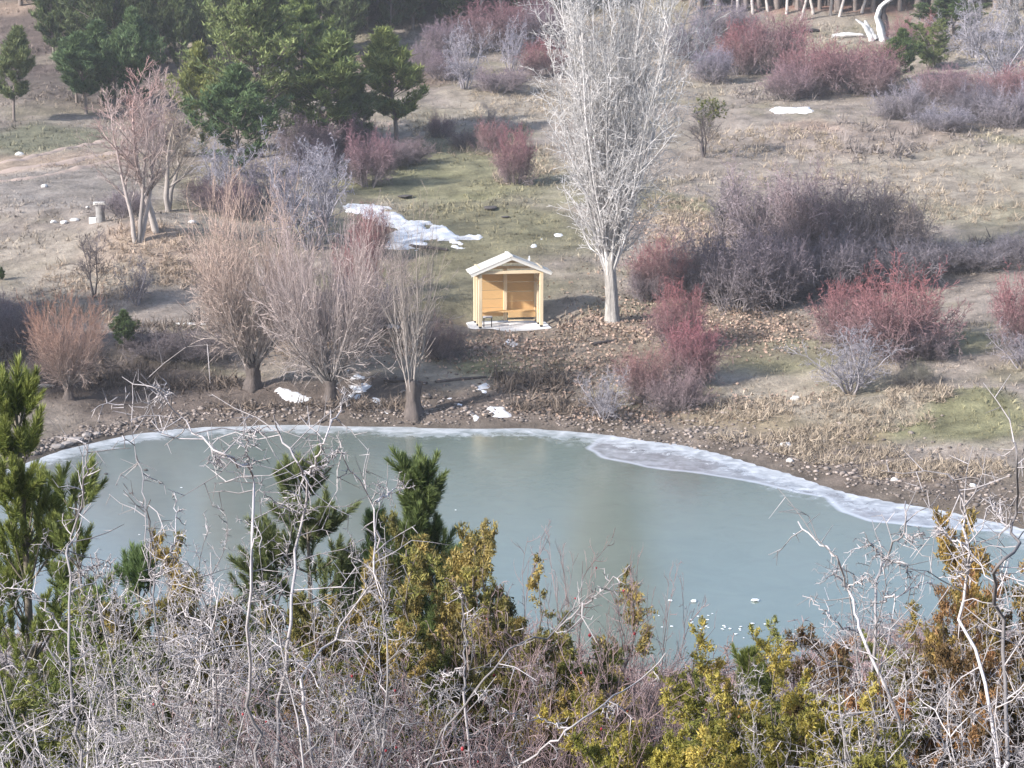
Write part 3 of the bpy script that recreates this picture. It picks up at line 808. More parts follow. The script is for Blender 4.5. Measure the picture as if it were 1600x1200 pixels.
def make_willow(seed, H=4.4, n0=34, spread=.85, trunk_h=.9, tr=.30, sub=6, r=.032):
    """pollard: a squat trunk with a head of long straight shoots"""
    rng = np.random.default_rng(seed); S, D = fan(rng, n0, spread, tr * .9, .8); S[:, 2] = trunk_h * (.75 + .3 * rng.random(n0))
    L = (H - trunk_h) * (1 + .2 * rng.uniform(-1, 1, n0)) * (.68 - .2 * (1 - D[:, 2]))
    out = plant(seed, S, D, L, np.full(n0, r) * rng.uniform(.6, 1.2, n0), [
        dict(n=10, ang=(14, 48), lr=.62, k=5, wig=.11, up=.05, rr=.6, rmin=.008, t0=.12, fall=.35),
        dict(n=sub, ang=(15, 50), lr=.42, k=2, wig=.12, up=.03, rmin=.006, t0=.1),
        dict(n=2, ang=(15, 35), lr=.5, k=1, wig=.1, up=.03, rmin=.005, t0=.3)], wig0=.06, up0=.10, k0=9, taper0=.2,
        tipfn=lambda l, h: .35 * l + .85 * h - .15)
    return out
def trunk_mesh(name, pts, rads, mat, sides=12, rough=.10, seed=1, flare=0):
    rng = np.random.default_rng(seed); P = np.array(pts, float)[None]; k = P.shape[1]
    t = np.linspace(0, k - 1, 18); Pi = np.stack([np.interp(t, range(k), P[0, :, j]) for j in range(3)], -1)[None]
    Ri = np.interp(t, range(k), rads)[None]
    V, Q, A = tubes([(Pi, Ri, np.zeros((1, 18)), np.array([.5]))], (sides,), rng)
    V = V.reshape(18, sides, 3)
    ang = rng.random(sides) * .9 + .55; cen = Pi[0][:, None]
    fl = (1 + flare * np.exp(-(V[..., 2:] - V[..., 2:].min()) / .18) * (ang[None, :, None] - .6))
    V = cen + (V - cen) * (1 + rough * rng.normal(size=(1, sides, 1)) + rough * .6 * rng.normal(size=(18, sides, 1))) * fl
    return mesh_np(name, V.reshape(-1, 3), [Q], [mat], A, smooth=True)
m_bark = wood_mat("grey_bark", (.115, .095, .085), (.115, .095, .085), False, .9, 1.1, 6.0, .9)
m_willow = wood_mat("willow_shoots", (.34, .305, .28), None, True, .6, 1.4, 4.0)
def willow_kind(name, seed, tr=.30, th=.9, **kw):
    out = make_willow(seed, tr=tr, trunk_h=th, **kw); H, W = extent(out)
    parts = [("trunk", trunk_mesh(name + "_trunk", [(0, 0, -.2), (0, 0, 0), (.02, 0, th * .5), (0, .02, th), (0, 0, th + .1)], [tr * 1.5, tr * 1.35, tr * .85, tr * 1.1, tr * .5], m_bark, 14, .12, seed, .8))]
    V, Q, A = tubes(out[:1], (5,)); parts.append(("branches", mesh_np(name + "_branches", V, [Q], [m_willow], A, smooth=True)))
    V, Q, A = tubes(out[1:], (3, 3, 3)); parts.append(("crown", mesh_np(name + "_crown", V, [Q], [m_willow], A, smooth=True)))
    return Kind(name, parts, H, W)
willow_a = willow_kind("pollard_willow", 201, n0=54, spread=2.3, th=.5, tr=.23, r=.027)
willow_b = willow_kind("pollard_willow", 202, n0=52, spread=2.3, th=.45, tr=.22, r=.027)
willow_c = willow_kind("pollard_willow", 203, n0=15, spread=.5, sub=2, H=6.0, r=.04)
def make_bare(seed, H=5.5, n0=3, r=.10, spread=.3, n1=10, wig=.05):
    rng = np.random.default_rng(seed); S, D = fan(rng, n0, spread, .12)
    return plant(seed, S, D, H * (.8 + .3 * rng.random(n0)), np.full(n0, r), [
        dict(n=n1 + 4, ang=(20, 50), lr=.46, k=5, wig=.12, up=.06, rr=.42, rmin=.012, t0=.25, fall=.45),
        dict(n=10, ang=(20, 50), lr=.42, k=3, wig=.09, up=.07, rmin=.009, t0=.1),
        dict(n=6, ang=(20, 50), lr=.45, k=2, wig=.1, up=.05, rmin=.006, t0=.1),
        dict(n=2, ang=(20, 50), lr=.5, k=1, wig=.1, up=.03, rmin=.005, t0=.3)], wig0=wig, up0=.04, k0=12, taper0=.15,
        tipfn=lambda l, h: .3 * l + .9 * h - .12)
bare = [kind_from("bare_tree", make_bare(230 + i, n0=[3, 2, 1][i]), (m_willow, m_willow), (8, 4, 3, 3, 3), 1, ("trunk", "crown")) for i in range(3)]

m_dkwood = wood_mat("dark_twigs", (.10, .085, .085), None, True, .6, 1.4, 6.0)
darkbare = [kind_from("bare_tree", make_bare(241, H=3.5, n0=3, r=.05, n1=6), (m_dkwood, m_dkwood), (6, 3, 3, 3, 3), 1, ("trunk", "crown"))]
# far pines: whorls of limbs with needle tufts
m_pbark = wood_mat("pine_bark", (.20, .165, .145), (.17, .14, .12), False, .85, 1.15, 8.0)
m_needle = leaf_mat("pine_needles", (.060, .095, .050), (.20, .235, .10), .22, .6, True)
def make_pine(seed, H=7.0, bare_h=.12, width=.26, n0=1):
    rng = np.random.default_rng(seed)
    P0 = grow_line(rng, np.zeros((1, 3)), np.array([[0, 0, 1.]]), np.array([H]), 14, .015, .05)
    R0 = .06 * (1 - .88 * np.linspace(0, 1, 15))[None] * H / 6
    nb = int(20 * H / (2.2 if H < 10 else 1.7))
    t = np.sort(bare_h + (.98 - bare_h) * rng.random(nb) ** .85)
    f = t * 14; i = np.minimum(f.astype(int), 13); S = P0[0, i] + (P0[0, i + 1] - P0[0, i]) * (f - i)[:, None]
    az = np.arange(nb) * 2.399 + rng.random(nb) * .8
    prof = np.clip(np.minimum((1 - t) * 1.5 + .05, .45 + 1.6 * (t - bare_h)), .1, 1) * (.65 + .5 * rng.random(nb))
    Lb = H * width * prof * 1.05
    el = np.radians(22 + 42 * t)
    D = np.stack([np.cos(az) * np.cos(el), np.sin(az) * np.cos(el), np.sin(el)], -1)
    P1 = grow_line(rng, S, D, Lb, 5, .09, .16)
    R1 = (.022 * H / 6) * (1 - .75 * np.linspace(0, 1, 6))[None] * np.ones((nb, 1))
    S2, D2, L2, r2 = spawn(rng, P1, R1, Lb, 7, .25, 1.0, (25, 60), .38, .5, .3, .006, .12)
    D2 = nrm(D2 + np.array([0, 0, .35]))
    P2 = grow_line(rng, S2, D2, L2, 2, .1, .35); R2 = r2[:, None] * np.array([[1, .8, .5]])
    lv = [(P0, R0, np.zeros((1, 15)), np.array([.5])), (P1, R1, np.ones((nb, 6)) * .5, rng.random(nb)), (P2, R2, np.ones((len(P2), 3)) * .7, rng.random(len(P2)))]
    # tufts at tips and along second-order twigs
    cs = np.concatenate([P2[:, 2], P2[:, 1], P1[:, 5], P1[:, 4], P0[:, -1], S2 + (D2 * L2[:, None]) * .3])
    ds = np.concatenate([nrm(P2[:, 2] - P2[:, 1]), nrm(P2[:, 1] - P2[:, 0]), nrm(P1[:, 5] - P1[:, 4]), nrm(P1[:, 5] - P1[:, 4]), np.array([[0, 0, 1.]]), D2])
    ds = nrm(ds + np.array([0, 0, 1.3]))
    sz = np.full(len(cs), .22 * (H / 6) ** .5) * rng.uniform(.7, 1.2, len(cs))
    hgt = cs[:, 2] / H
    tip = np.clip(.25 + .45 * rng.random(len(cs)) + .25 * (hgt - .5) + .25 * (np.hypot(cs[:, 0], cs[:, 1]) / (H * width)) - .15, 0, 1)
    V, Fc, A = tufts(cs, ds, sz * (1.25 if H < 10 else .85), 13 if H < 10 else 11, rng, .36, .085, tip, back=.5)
    Vt, Qt, At = tubes(lv[:1], (7,), rng); Vb, Qb, Ab = tubes(lv[1:], (3, 3), rng)
    A_ = np.concatenate([c_.reshape(-1, 3) for c_ in (P1, P2)])
    Hh, W = H + .15, float(np.percentile(A_[:, 0], 99.5) - np.percentile(A_[:, 0], .5)) + .25
    return Kind("pine_tree", [("trunk", mesh_np("pine_trunk", Vt, [Qt], [m_pbark], At, smooth=True)), ("branches", mesh_np("pine_branches", Vb, [Qb], [m_pbark], Ab)),
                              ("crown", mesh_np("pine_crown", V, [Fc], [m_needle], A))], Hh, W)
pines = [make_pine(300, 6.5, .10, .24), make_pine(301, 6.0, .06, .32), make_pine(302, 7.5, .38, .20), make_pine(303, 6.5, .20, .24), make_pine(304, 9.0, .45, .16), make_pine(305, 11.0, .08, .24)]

# ================================================================== THE POPLAR
m_pop = wood_mat("poplar_bark", (.53, .505, .485), (.585, .56, .545), False, .6, 1.35, 7.0)
m_poptrunk = wood_mat("poplar_trunk_bark", (.36, .335, .305), (.36, .335, .305), False, .75, 1.25, 6.0, 1.0)
def poplar():
    p = at(957, 503); k = depth(p) / F; Ht = 17.0
    root = tag(link("poplar_tree", None), "tall bare white-barked poplar with upswept branches right of the shelter", "tree"); root.location = (p[0], p[1], p[2] - .05)
    seed = 401; rng = np.random.default_rng(seed)
    lean = -.10
    tm = trunk_mesh("poplar_trunk", [(0, 0, -.2), (0, 0, .1), (-.04, 0, 1.0), (-.12, 0, 2.05), (-.14, 0, 2.6)], [.34, .255, .215, .195, .12], m_poptrunk, 22, .085, 3, 1.0)
    link("trunk", tm, root)
    n0 = 30
    a = rng.random(n0) * 6.283; sp0 = np.concatenate([np.full(12, .06), np.full(18, .19)]) * rng.uniform(.5, 1.1, n0)
    S = np.stack([-.12 + .09 * np.cos(a), .09 * np.sin(a), rng.uniform(1.7, 2.9, n0)], -1)
    D = np.stack([np.cos(a) * sp0 * 2.2, np.sin(a) * sp0 * 2.2, np.ones(n0)], -1)
    L = rng.uniform(7.5, 15.2, n0); L[:5] = 16
    out = plant(seed, S, D, L, rng.uniform(.03, .065, n0), [
        dict(n=20, ang=(18, 48), lr=.21, k=6, wig=.13, up=.15, rr=.5, rmin=.015, t0=.05, fall=.45, lj=.5),
        dict(n=10, ang=(25, 65), lr=.36, k=3, wig=.2, up=.08, rmin=.0105, t0=.05),
        dict(n=4, ang=(25, 65), lr=.45, k=1, wig=.16, up=.05, rmin=.0085, t0=.15, lmin=.10)], wig0=.035, up0=.055, k0=18, taper0=.18)
    # short curly twigs low on the crown
    S = np.stack([-.12 + .2 * rng.normal(size=80), .2 * rng.normal(size=80), rng.uniform(2.2, 8.5, 80)], -1)
    a = rng.random(80) * 6.283; D = np.stack([np.cos(a), np.sin(a), rng.uniform(.5, 1.4, 80)], -1)
    out2 = plant(seed + 1, S, D, rng.uniform(1.3, 2.3, 80) * (.75 + .12 * (S[:, 2] - 2.2)), np.full(80, .016), [
        dict(n=8, ang=(25, 60), lr=.42, k=4, wig=.15, up=.09, rr=.7, rmin=.009, t0=.1),
        dict(n=5, ang=(30, 70), lr=.45, k=2, wig=.2, up=.05, rmin=.007, t0=.1)], wig0=.10, up0=.09, k0=6)
    V, Q, A = tubes(out[:1], (6,)); link("limbs", mesh_np("poplar_limbs", V, [Q], [m_pop], A, smooth=True), root)
    V, Q, A = tubes(out[1:2] + out2[:1], (4, 4)); link("branches", mesh_np("poplar_branches", V, [Q], [m_pop], A, smooth=True), root)
    V, Q, A = tubes(out[2:] + out2[1:], (3,)); link("crown", mesh_np("poplar_twigs", V, [Q], [m_pop], A), root)
poplar()

# ================================================================== TREES AND BUSHES OF THE FAR BANK
RED = (.29, .10, .10); DRED = (.23, .095, .105); PURP = (.235, .165, .185); MAUVE = (.30, .225, .235); BROWN = (.27, .165, .125); DK = (.165, .145, .155); PEACH = (.50, .29, .205)
GRB = (.36, .335, .355); ROSE = (.42, .27, .25); OCH = (.34, .27, .18)
G1 = "bushes of the far bank"
D_, T_, W_ = domes, thornshrubs, None
def bush(v, px, py, h, w, col, label, group=None, cat="bush", k=None):
    col = tuple(.84 * c_ + .16 * g_ for c_, g_ in zip((col[0] * .9, col[1] * .92, col[2]), (.24, .19, .195)))
    return putpx((k or domes)[v % len(k or domes)], px, py, h * 1.13, w * 1.06, label, cat, group, col)
# willows at the water
putpx(willow_a, 396, 606, 325, 200, "peach-topped pollard willow with a dense crown, leftmost of the three big willows at the shore", "tree", "pollard willows on the far shore", (.56, .40, .32))
putpx(willow_b, 517, 632, 305, 190, "dense rosy pollard willow, middle of the three big willows at the shore", "tree", "pollard willows on the far shore", (.48, .37, .345))
putpx(willow_c, 645, 650, 345, 110, "sparse pollard willow with long straight shoots on a thick stump left of the shelter", "tree", "pollard willows on the far shore", (.34, .27, .22))
putpx(willow_b, 108, 622, 165, 130, "round reddish-brown pollard willow at the left shore", "tree", "pollard willows on the far shore", (.40, .21, .14), rot=1.0)
# tall bare trees at the left
putpx(bare[0], 215, 378, 270, 140, "bare multi-stemmed tree with pink-grey twigs above the stone block", "tree", None, (.50, .37, .34), rot=.5)
putpx(bare[2], 247, 362, 265, 110, "bare tree with one dark straight trunk and reddish top beside the dark pine", "tree", None, (.48, .30, .27), rot=.3)
putpx(bare[1], 262, 330, 180, 110, "bare yellowish tree right behind the dark-trunked one", "tree", None, (.40, .31, .22), rot=2)
putpx(darkbare[0], 147, 465, 110, 50, "thin bare sapling on the pale grass below the stone block", "tree", None, (.20, .17, .17))
putpx(darkbare[0], 1128, 400, 118, 70, "small bare grey tree rising out of the dark thicket", "tree", None, (.26, .235, .25))
putpx(bare[0], 618, 470, 80, 60, "slim leafless tree behind the sparse willow", "tree", None, (.26, .20, .19))
putpx(bare[1], 640, 530, 120, 90, "low bare tree with dark stems behind the sparse willow's shoots", "tree", None, (.22, .18, .18))
mist = putpx(darkbare[0], 1100, 245, 88, 62, "small bare tree carrying a green mistletoe clump, alone on the slope", "tree", None, (.20, .17, .16), rot=0)
putpx(bare[1], 768, 205, 45, 36, "little bare shrub-like tree above the red bushes", "tree", None, (.33, .25, .24))
# mistletoe
rgm = np.random.default_rng(55)
pm = at(1100, 245); km = depth(pm) / F
cs = rgm.normal(size=(190, 3)) * [.30, .3, .26]; V, Fc, A = tufts(cs, nrm(cs + [0, 0, .3]), np.full(190, .16), 10, rgm, .8, .12, rgm.random(190))
m_mist = leaf_mat("mistletoe_leaves", (.05, .075, .03), (.20, .20, .045), .2)
ms = tag(link("mistletoe", mesh_np("mistletoe", V, [Fc], [m_mist], A)), "green and yellow mistletoe clump in the top of the lone small tree", "mistletoe")
ms.location = (pm[0] + 10 * km, pm[1], pm[2] + 72 * km)
# grey frosty shrubs
bush(0, 725, 138, 92, 78, (.40, .37, .40), "silvery grey conical shrub in front of the red bushes, top middle", k=thornshrubs)
bush(1, 800, 112, 75, 60, (.38, .36, .41), "bluish grey shrub just left of the poplar's crown", k=thornshrubs)
bush(2, 432, 178, 75, 50, (.38, .37, .40), "pale grey shrub against the pines, right of the dark pine", k=thornshrubs)
bush(0, 345, 300, 80, 110, (.40, .385, .42), "pale grey thorn shrub under the dark pine", k=thornshrubs)
bush(1, 410, 318, 75, 100, (.30, .25, .28), "purple-grey thorn shrub right below the dark pine", k=thornshrubs)
bush(2, 485, 390, 165, 120, (.40, .385, .42), "large silver-grey thorn shrub left of the snow patch", k=thornshrubs)
bush(0, 455, 350, 110, 80, (.30, .27, .31), "violet-grey shrub between the big silvery one and the dark pine", k=thornshrubs)
bush(2, 500, 300, 70, 70, (.36, .34, .38), "grey shrub top behind the large silvery one", k=thornshrubs)
bush(1, 340, 330, 50, 90, (.20, .13, .13), "dark maroon low bush at the mound's edge")
bush(3, 370, 340, 48, 80, (.22, .14, .14), "dark plum bush above the peach willow")
bush(1, 250, 245, 75, 80, (.36, .27, .25), "dull pink bush between the bare trees")
bush(0, 580, 400, 70, 60, (.33, .14, .12), "reddish bush at the foot of the snow patch")
bush(2, 560, 470, 105, 70, (.36, .13, .115), "dark red bush between the rosy willow and the sparse one")
bush(1, 570, 520, 80, 110, (.19, .165, .18), "dark grey-brown bush behind the two willows")
bush(3, 480, 530, 80, 100, (.24, .19, .19), "brown-grey bush behind the rosy willow")
bush(2, 690, 560, 60, 70, (.27, .18, .15), "low brown bush beside the sparse willow's stump")
bush(0, 215, 476, 70, 60, (.11, .10, .115), "dark grey round shrub on the pale grass at the left", k=thornshrubs)
bush(1, 195, 340, 40, 70, (.25, .20, .21), "low grey bush by the stone block")
bush(0, 300, 560, 40, 110, (.20, .165, .155), "low dark scrub along the old bank, left of the peach willow")
bush(2, 240, 555, 36, 100, (.20, .16, .15), "low dark scrub right of the reddish willow")
bush(3, 20, 545, 70, 90, (.19, .165, .175), "dark scrub at the left picture edge under the bank")
bush(1, 0, 510, 50, 70, (.30, .22, .22), "dull pink bush at the left edge above the dark scrub")
bush(2, 60, 600, 40, 80, (.22, .18, .16), "brown scrub at the foot of the left bank")
# reds in the middle
bush(0, 803, 288, 80, 62, (.31, .115, .12), "bright red round bush between the snow trail and the poplar")
bush(1, 768, 240, 46, 48, (.36, .17, .16), "small pinkish red bush behind the bright red one")
bush(1, 576, 292, 78, 74, (.27, .13, .145), "dark purple-red bush standing free left of the green grass")
bush(2, 688, 215, 36, 42, (.34, .19, .18), "small dusty pink bush right of the trunked pine")
bush(3, 722, 232, 26, 40, (.24, .19, .18), "tiny dark shrub in the straw grass above the red bushes")
for i, (px, py, h, w, c) in enumerate([(470, 250, 65, 90, MAUVE), (520, 245, 60, 90, (.32, .20, .20)), (560, 240, 60, 80, (.29, .21, .21)), (610, 262, 40, 70, (.28, .2, .2)), (500, 275, 50, 80, (.30, .19, .19)), (640, 255, 34, 60, (.3, .21, .2))]):
    bush(i, px, py, h, w, c, ["pale mauve bush at the left start of the scrub strip, beside the dark pine", "dusty red bush second in the scrub strip under the middle pines", "mauve bush third in the scrub strip, behind the free-standing purple-red bush",
        "low mauve bush at the foot of the trunked pine", "red-mauve bush in front of the scrub strip's left part", "lowest mauve bush at the right end of the scrub strip"][i], "mauve scrub under the middle pines")
for i, (px, py, h, w, c) in enumerate([(850, 120, 52, 70, RED), (760, 80, 70, 110, DRED), (830, 60, 60, 90, DRED), (700, 90, 50, 70, PURP), (690, 125, 40, 60, PURP), (780, 145, 36, 80, MAUVE), (660, 110, 40, 50, MAUVE), (845, 75, 60, 60, PURP)]):
    bush(i, px, py, h, w, c, ["dusky red bush touching the left edge of the poplar's crown", "dark red bush behind the silvery conical shrub", "dark red bush at the top between the silvery shrub and the poplar", "purple bush left of the silvery conical shrub at the top",
        "low purple bush right of the trunked pine", "low mauve bush at the foot of the silvery conical shrub", "mauve bush just right of the trunked pine's top", "purple bush at the top, right behind the poplar's left edge"][i], "bushes between the pines and the poplar")
# top right reds
for i, (px, py, h, w, c, l) in enumerate([
    (1155, 115, 70, 80, (.31, .095, .10), "bright red bush at the left end of the upper red thicket"),
    (1215, 115, 85, 100, (.28, .12, .125), "dusky red bush, second from the left in the upper thicket"),
    (1270, 145, 78, 120, (.30, .105, .11), "wide red bush in the middle of the upper thicket"),
    (1335, 145, 70, 120, (.28, .115, .12), "crimson bush in front of the dead tree"),
    (1230, 155, 50, 80, (.30, .17, .18), "low purple-red bush at the lower edge of the upper thicket"),
    (1370, 150, 50, 70, (.30, .16, .15), "brownish red bush left of the small dark pine"),
    (1080, 92, 60, 90, (.31, .28, .31), "lilac-grey bush right of the poplar's crown"),
    (1110, 130, 50, 60, (.30, .27, .32), "small lilac bush left of the upper red thicket"),
    (1130, 60, 50, 100, (.28, .23, .26), "grey-violet bush behind the bright red one"),
    (1430, 80, 50, 70, (.36, .15, .14), "rosy bush behind the green juniper"),
    (1410, 185, 50, 90, (.33, .30, .32), "pale grey bush right of the small dark pine"),
    (1470, 165, 55, 90, (.29, .17, .18), "plum bush below the green juniper"),
    (1520, 190, 55, 80, (.17, .155, .18), "small dark slate bush at the right"),
    (1470, 205, 36, 90, (.33, .31, .34), "light grey low bush left of the slate one"),
    (1580, 200, 60, 90, (.31, .28, .31), "lilac-grey bush at the right edge"),
    (1560, 165, 50, 90, (.32, .155, .155), "rose-red bush under the grey tree at the right edge"),
    (1600, 165, 60, 70, (.36, .17, .17), "rose bush half cut by the right edge")]):
    bush(i, px, py, h, w, c, l, "bushes at the top right")
bush(0, 1560, 135, 110, 130, (.40, .385, .41), "tangled pale grey tree-like shrub at the top right corner", k=thornshrubs)
bush(1, 1520, 90, 90, 90, (.36, .34, .35), "grey tangled shrub behind the corner one", k=thornshrubs)
bush(2, 1600, 80, 100, 90, (.34, .33, .30), "olive-grey tangled shrub cut by the top right corner", k=thornshrubs)
# big dark thicket on the right
for i, (px, py, h, w, c, l) in enumerate([
    (1035, 462, 80, 95, (.33, .13, .12), "red bush at the left end of the big dark thicket"),
    (1010, 470, 45, 60, (.22, .17, .17), "low brown bush left of the thicket's red end"),
    (1095, 462, 95, 110, (.20, .165, .175), "dark grey bush right of the red one in the big thicket"),
    (1150, 485, 110, 130, (.175, .145, .16), "darkest front bush of the big thicket"),
    (1200, 475, 100, 120, (.19, .15, .165), "slate bush in the front row of the big thicket"),
    (1195, 410, 130, 150, (.38, .30, .29), "mauve-grey bush at the thicket's upper left"),
    (1260, 415, 130, 150, (.38, .27, .255), "dusky rose bush in the thicket's upper middle"),
    (1330, 410, 120, 150, (.37, .295, .26), "tan-grey bush in the thicket's upper right"),
    (1385, 420, 110, 130, (.38, .30, .25), "buff bush at the thicket's right shoulder"),
    (1270, 465, 85, 130, (.175, .15, .165), "dark bush at the middle of the thicket's foot"),
    (1340, 450, 80, 130, (.17, .15, .165), "dark blue-grey bush at the thicket's right foot"),
    (1410, 445, 70, 110, (.20, .18, .19), "grey bush at the thicket's right end"),
    (1470, 425, 45, 90, (.22, .20, .20), "low grey bush trailing off the thicket's right end"),
    (1530, 420, 40, 100, (.23, .21, .22), "low grey scrub further right of the thicket"),
    (1590, 410, 44, 90, (.22, .2, .21), "low grey scrub at the right edge above the red bush")]):
    bush(i, px, py, h, w, c, l, "bushes of the big dark thicket")
# reds near the shore
bush(0, 1055, 545, 92, 88, (.33, .115, .11), "red bush behind the lower red bush, right of the poplar")
bush(3, 1075, 600, 92, 84, (.33, .10, .11), "bright crimson bush just above the shore right of the poplar")
bush(1, 1010, 628, 72, 90, (.32, .15, .125), "rusty red-brown bush at the shore right of the grey one")
bush(2, 1060, 640, 60, 90, (.30, .20, .19), "dull brownish bush at the shore below the crimson one")
bush(0, 945, 655, 74, 90, (.37, .35, .35), "grey thorn bush drooping over the shore right of the shelter", k=thornshrubs)
bush(2, 1395, 552, 118, 190, (.34, .115, .11), "wide red dome of a bush above the grey thorn bush at the right")
bush(0, 1330, 540, 90, 110, (.34, .125, .12), "left shoulder of red twigs beside the wide red dome")
bush(1, 1330, 615, 95, 140, (.38, .365, .38), "ash-grey thorn bush under the wide red bush at the right", k=thornshrubs)
bush(3, 1450, 560, 50, 80, (.22, .16, .17), "dark bush at the right foot of the wide red dome")
bush(2, 1430, 603, 34, 70, (.17, .17, .10), "low olive bush beside the ash-grey thorn bush")
bush(1, 1600, 550, 115, 95, (.34, .12, .12), "red bush cut by the right picture edge")
bush(2, 1598, 575, 60, 80, (.36, .33, .35), "grey thorn bush below the red one at the right edge", k=thornshrubs)

# pines, near to far
P_ = "pines at the top left"
def pine(v, px, py, h, w, label, tint=(1, 1, 1), group=P_):
    return putpx(pines[v], px, py, h * 1.03, w * .9, label, "tree", group, tint)
pine(3, 22, 190, 145, 62, "slim sunlit pine with a bare lower trunk at the left edge", (1.3, 1.2, 1.1))
pine(1, 375, 275, 165, 150, "dark green dense pine behind the grey thorn shrub", (.85, 1.0, .9))
pine(1, 318, 240, 165, 90, "yellow-green pine left of the tall light one", (1.9, 1.6, 1.2))
pine(5, 405, 245, 290, 180, "tall light green pine, biggest at the top left", (1.6, 1.5, 1.25))
pine(5, 470, 225, 240, 130, "tall pine with a pointed top right of the biggest one", (1.6, 1.55, 1.2))
pine(3, 508, 245, 190, 115, "broad mid-green pine beside the trunked pine", (1.5, 1.45, 1.15))
pine(3, 620, 228, 180, 96, "yellow-green pine with visible pale trunk left of the straw slope", (1.9, 1.7, 1.25))
pine(3, 556, 240, 120, 70, "smaller pine between the broad one and the trunked one", (1.2, 1.2, 1.1))
for i, (px, py, h, w) in enumerate([(135, 178, 125, 70), (180, 172, 120, 80), (160, 165, 130, 70), (215, 170, 150, 90), (120, 160, 100, 60)]):
    pine([3, 1, 3, 1, 3][i], px, py, h, w, ["front pine of the meadow clump with two pale trunks", "round dark pine in the middle of the meadow clump", "tall pine at the back of the meadow clump", "right-hand pine of the meadow clump, behind the pink-topped bare tree", "lowest pine at the left end of the meadow clump"][i], (.9, 1.05, 1.0), "clump of pines above the left meadow")
# forest behind: rows of pines that fill the slope
FOR = "dark pines of the forest behind"
rf = random.Random(5)
def far_pine(px, Yd, v, h, w, lab="dark pine of the forest along the top of the slope"):
    x = (px - 800) / F * Yd * 1.01; z = float(ground(x, Yd))
    put(pines[v], (x, Yd, z), lab, "tree", FOR, h, w, None, (rf.uniform(.6, .95), rf.uniform(.8, 1.0), rf.uniform(.9, 1.1)))
def forest_row(x0, x1, py, dx, vs_, hpx, lab, jit=5):
    px = x0 + rf.uniform(0, dx)
    while px < x1:
        p = at(px + rf.uniform(-dx, dx) * .3, py + rf.uniform(-jit, jit)); kk = depth(p) / F; h = hpx * kk * rf.uniform(.8, 1.15)
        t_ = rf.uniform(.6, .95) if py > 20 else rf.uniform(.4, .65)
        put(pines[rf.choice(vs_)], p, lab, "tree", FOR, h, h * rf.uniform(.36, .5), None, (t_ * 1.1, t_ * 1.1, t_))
        px += dx
L1_ = "dark pine of the forest edge at the top left"; L2_ = "dark pine deep in the forest behind the left and middle pines"; L3_ = "tall dark pine of the forest above the red thicket at the top right"
L4_ = "small dark conifer filling the gaps at the back of the top right forest"
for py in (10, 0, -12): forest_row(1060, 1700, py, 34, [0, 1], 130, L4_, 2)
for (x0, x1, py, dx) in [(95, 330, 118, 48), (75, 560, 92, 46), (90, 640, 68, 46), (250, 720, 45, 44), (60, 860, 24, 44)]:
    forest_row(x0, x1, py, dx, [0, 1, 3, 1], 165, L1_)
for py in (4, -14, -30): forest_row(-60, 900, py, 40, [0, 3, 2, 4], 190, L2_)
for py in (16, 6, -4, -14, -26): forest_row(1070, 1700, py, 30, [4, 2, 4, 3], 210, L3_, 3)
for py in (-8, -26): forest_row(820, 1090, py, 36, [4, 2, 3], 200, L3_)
# pale thin trunks in front of the forest, top right
for i, (px, py) in enumerate([(1250, 32), (1298, 24), (1310, 26), (1228, 22), (1152, 20), (1176, 22), (1345, 20), (1200, 18), (1272, 22)]):
    putpx(bare[2], px, py, 150, 50, "pale thin bare trunk standing before the dark forest at the top", "tree", "thin bare trees before the forest", (.42, .38, .36))
for i, px in enumerate([720, 745, 785, 815]):
    putpx(bare[2], px, 40, 140, 50, "thin bare tree in front of the pines above the purple bushes", "tree", "thin bare trees above the purple bushes", (.36, .31, .33))
# pines outside the frame on the left, whose shade falls on the shore and the meadow
for i, (x, y, h) in enumerate([(-28.5, 63, 10), (-27, 69, 9), (-30, 66, 9), (-52, 108, 12), (-58, 114, 13), (-50, 101, 11), (-64, 122, 13), (-56, 126, 12), (-47, 117, 9)]):
    put(pines[[1, 0, 1, 0, 1][i % 5]], (x, y, float(ground(x, y))), "pine standing left of the view, shading the shore", "tree", "pines left of the view", h, h * .55)
# small conifers
pine(1, 193, 546, 62, 46, "little dark green pine beside the reddish willow", (.8, .9, .7), None)
pine(1, 1404, 128, 80, 60, "small dark pine with a thin trunk beside the green juniper", (.8, .9, .7), None)
pine(1, 1490, 62, 70, 120, "dark green broad pine at the top right", (.7, .8, .6), None)
pine(0, 3, 438, 22, 12, "tiny dark pine seedling at the left edge", (.6, .7, .5), None)

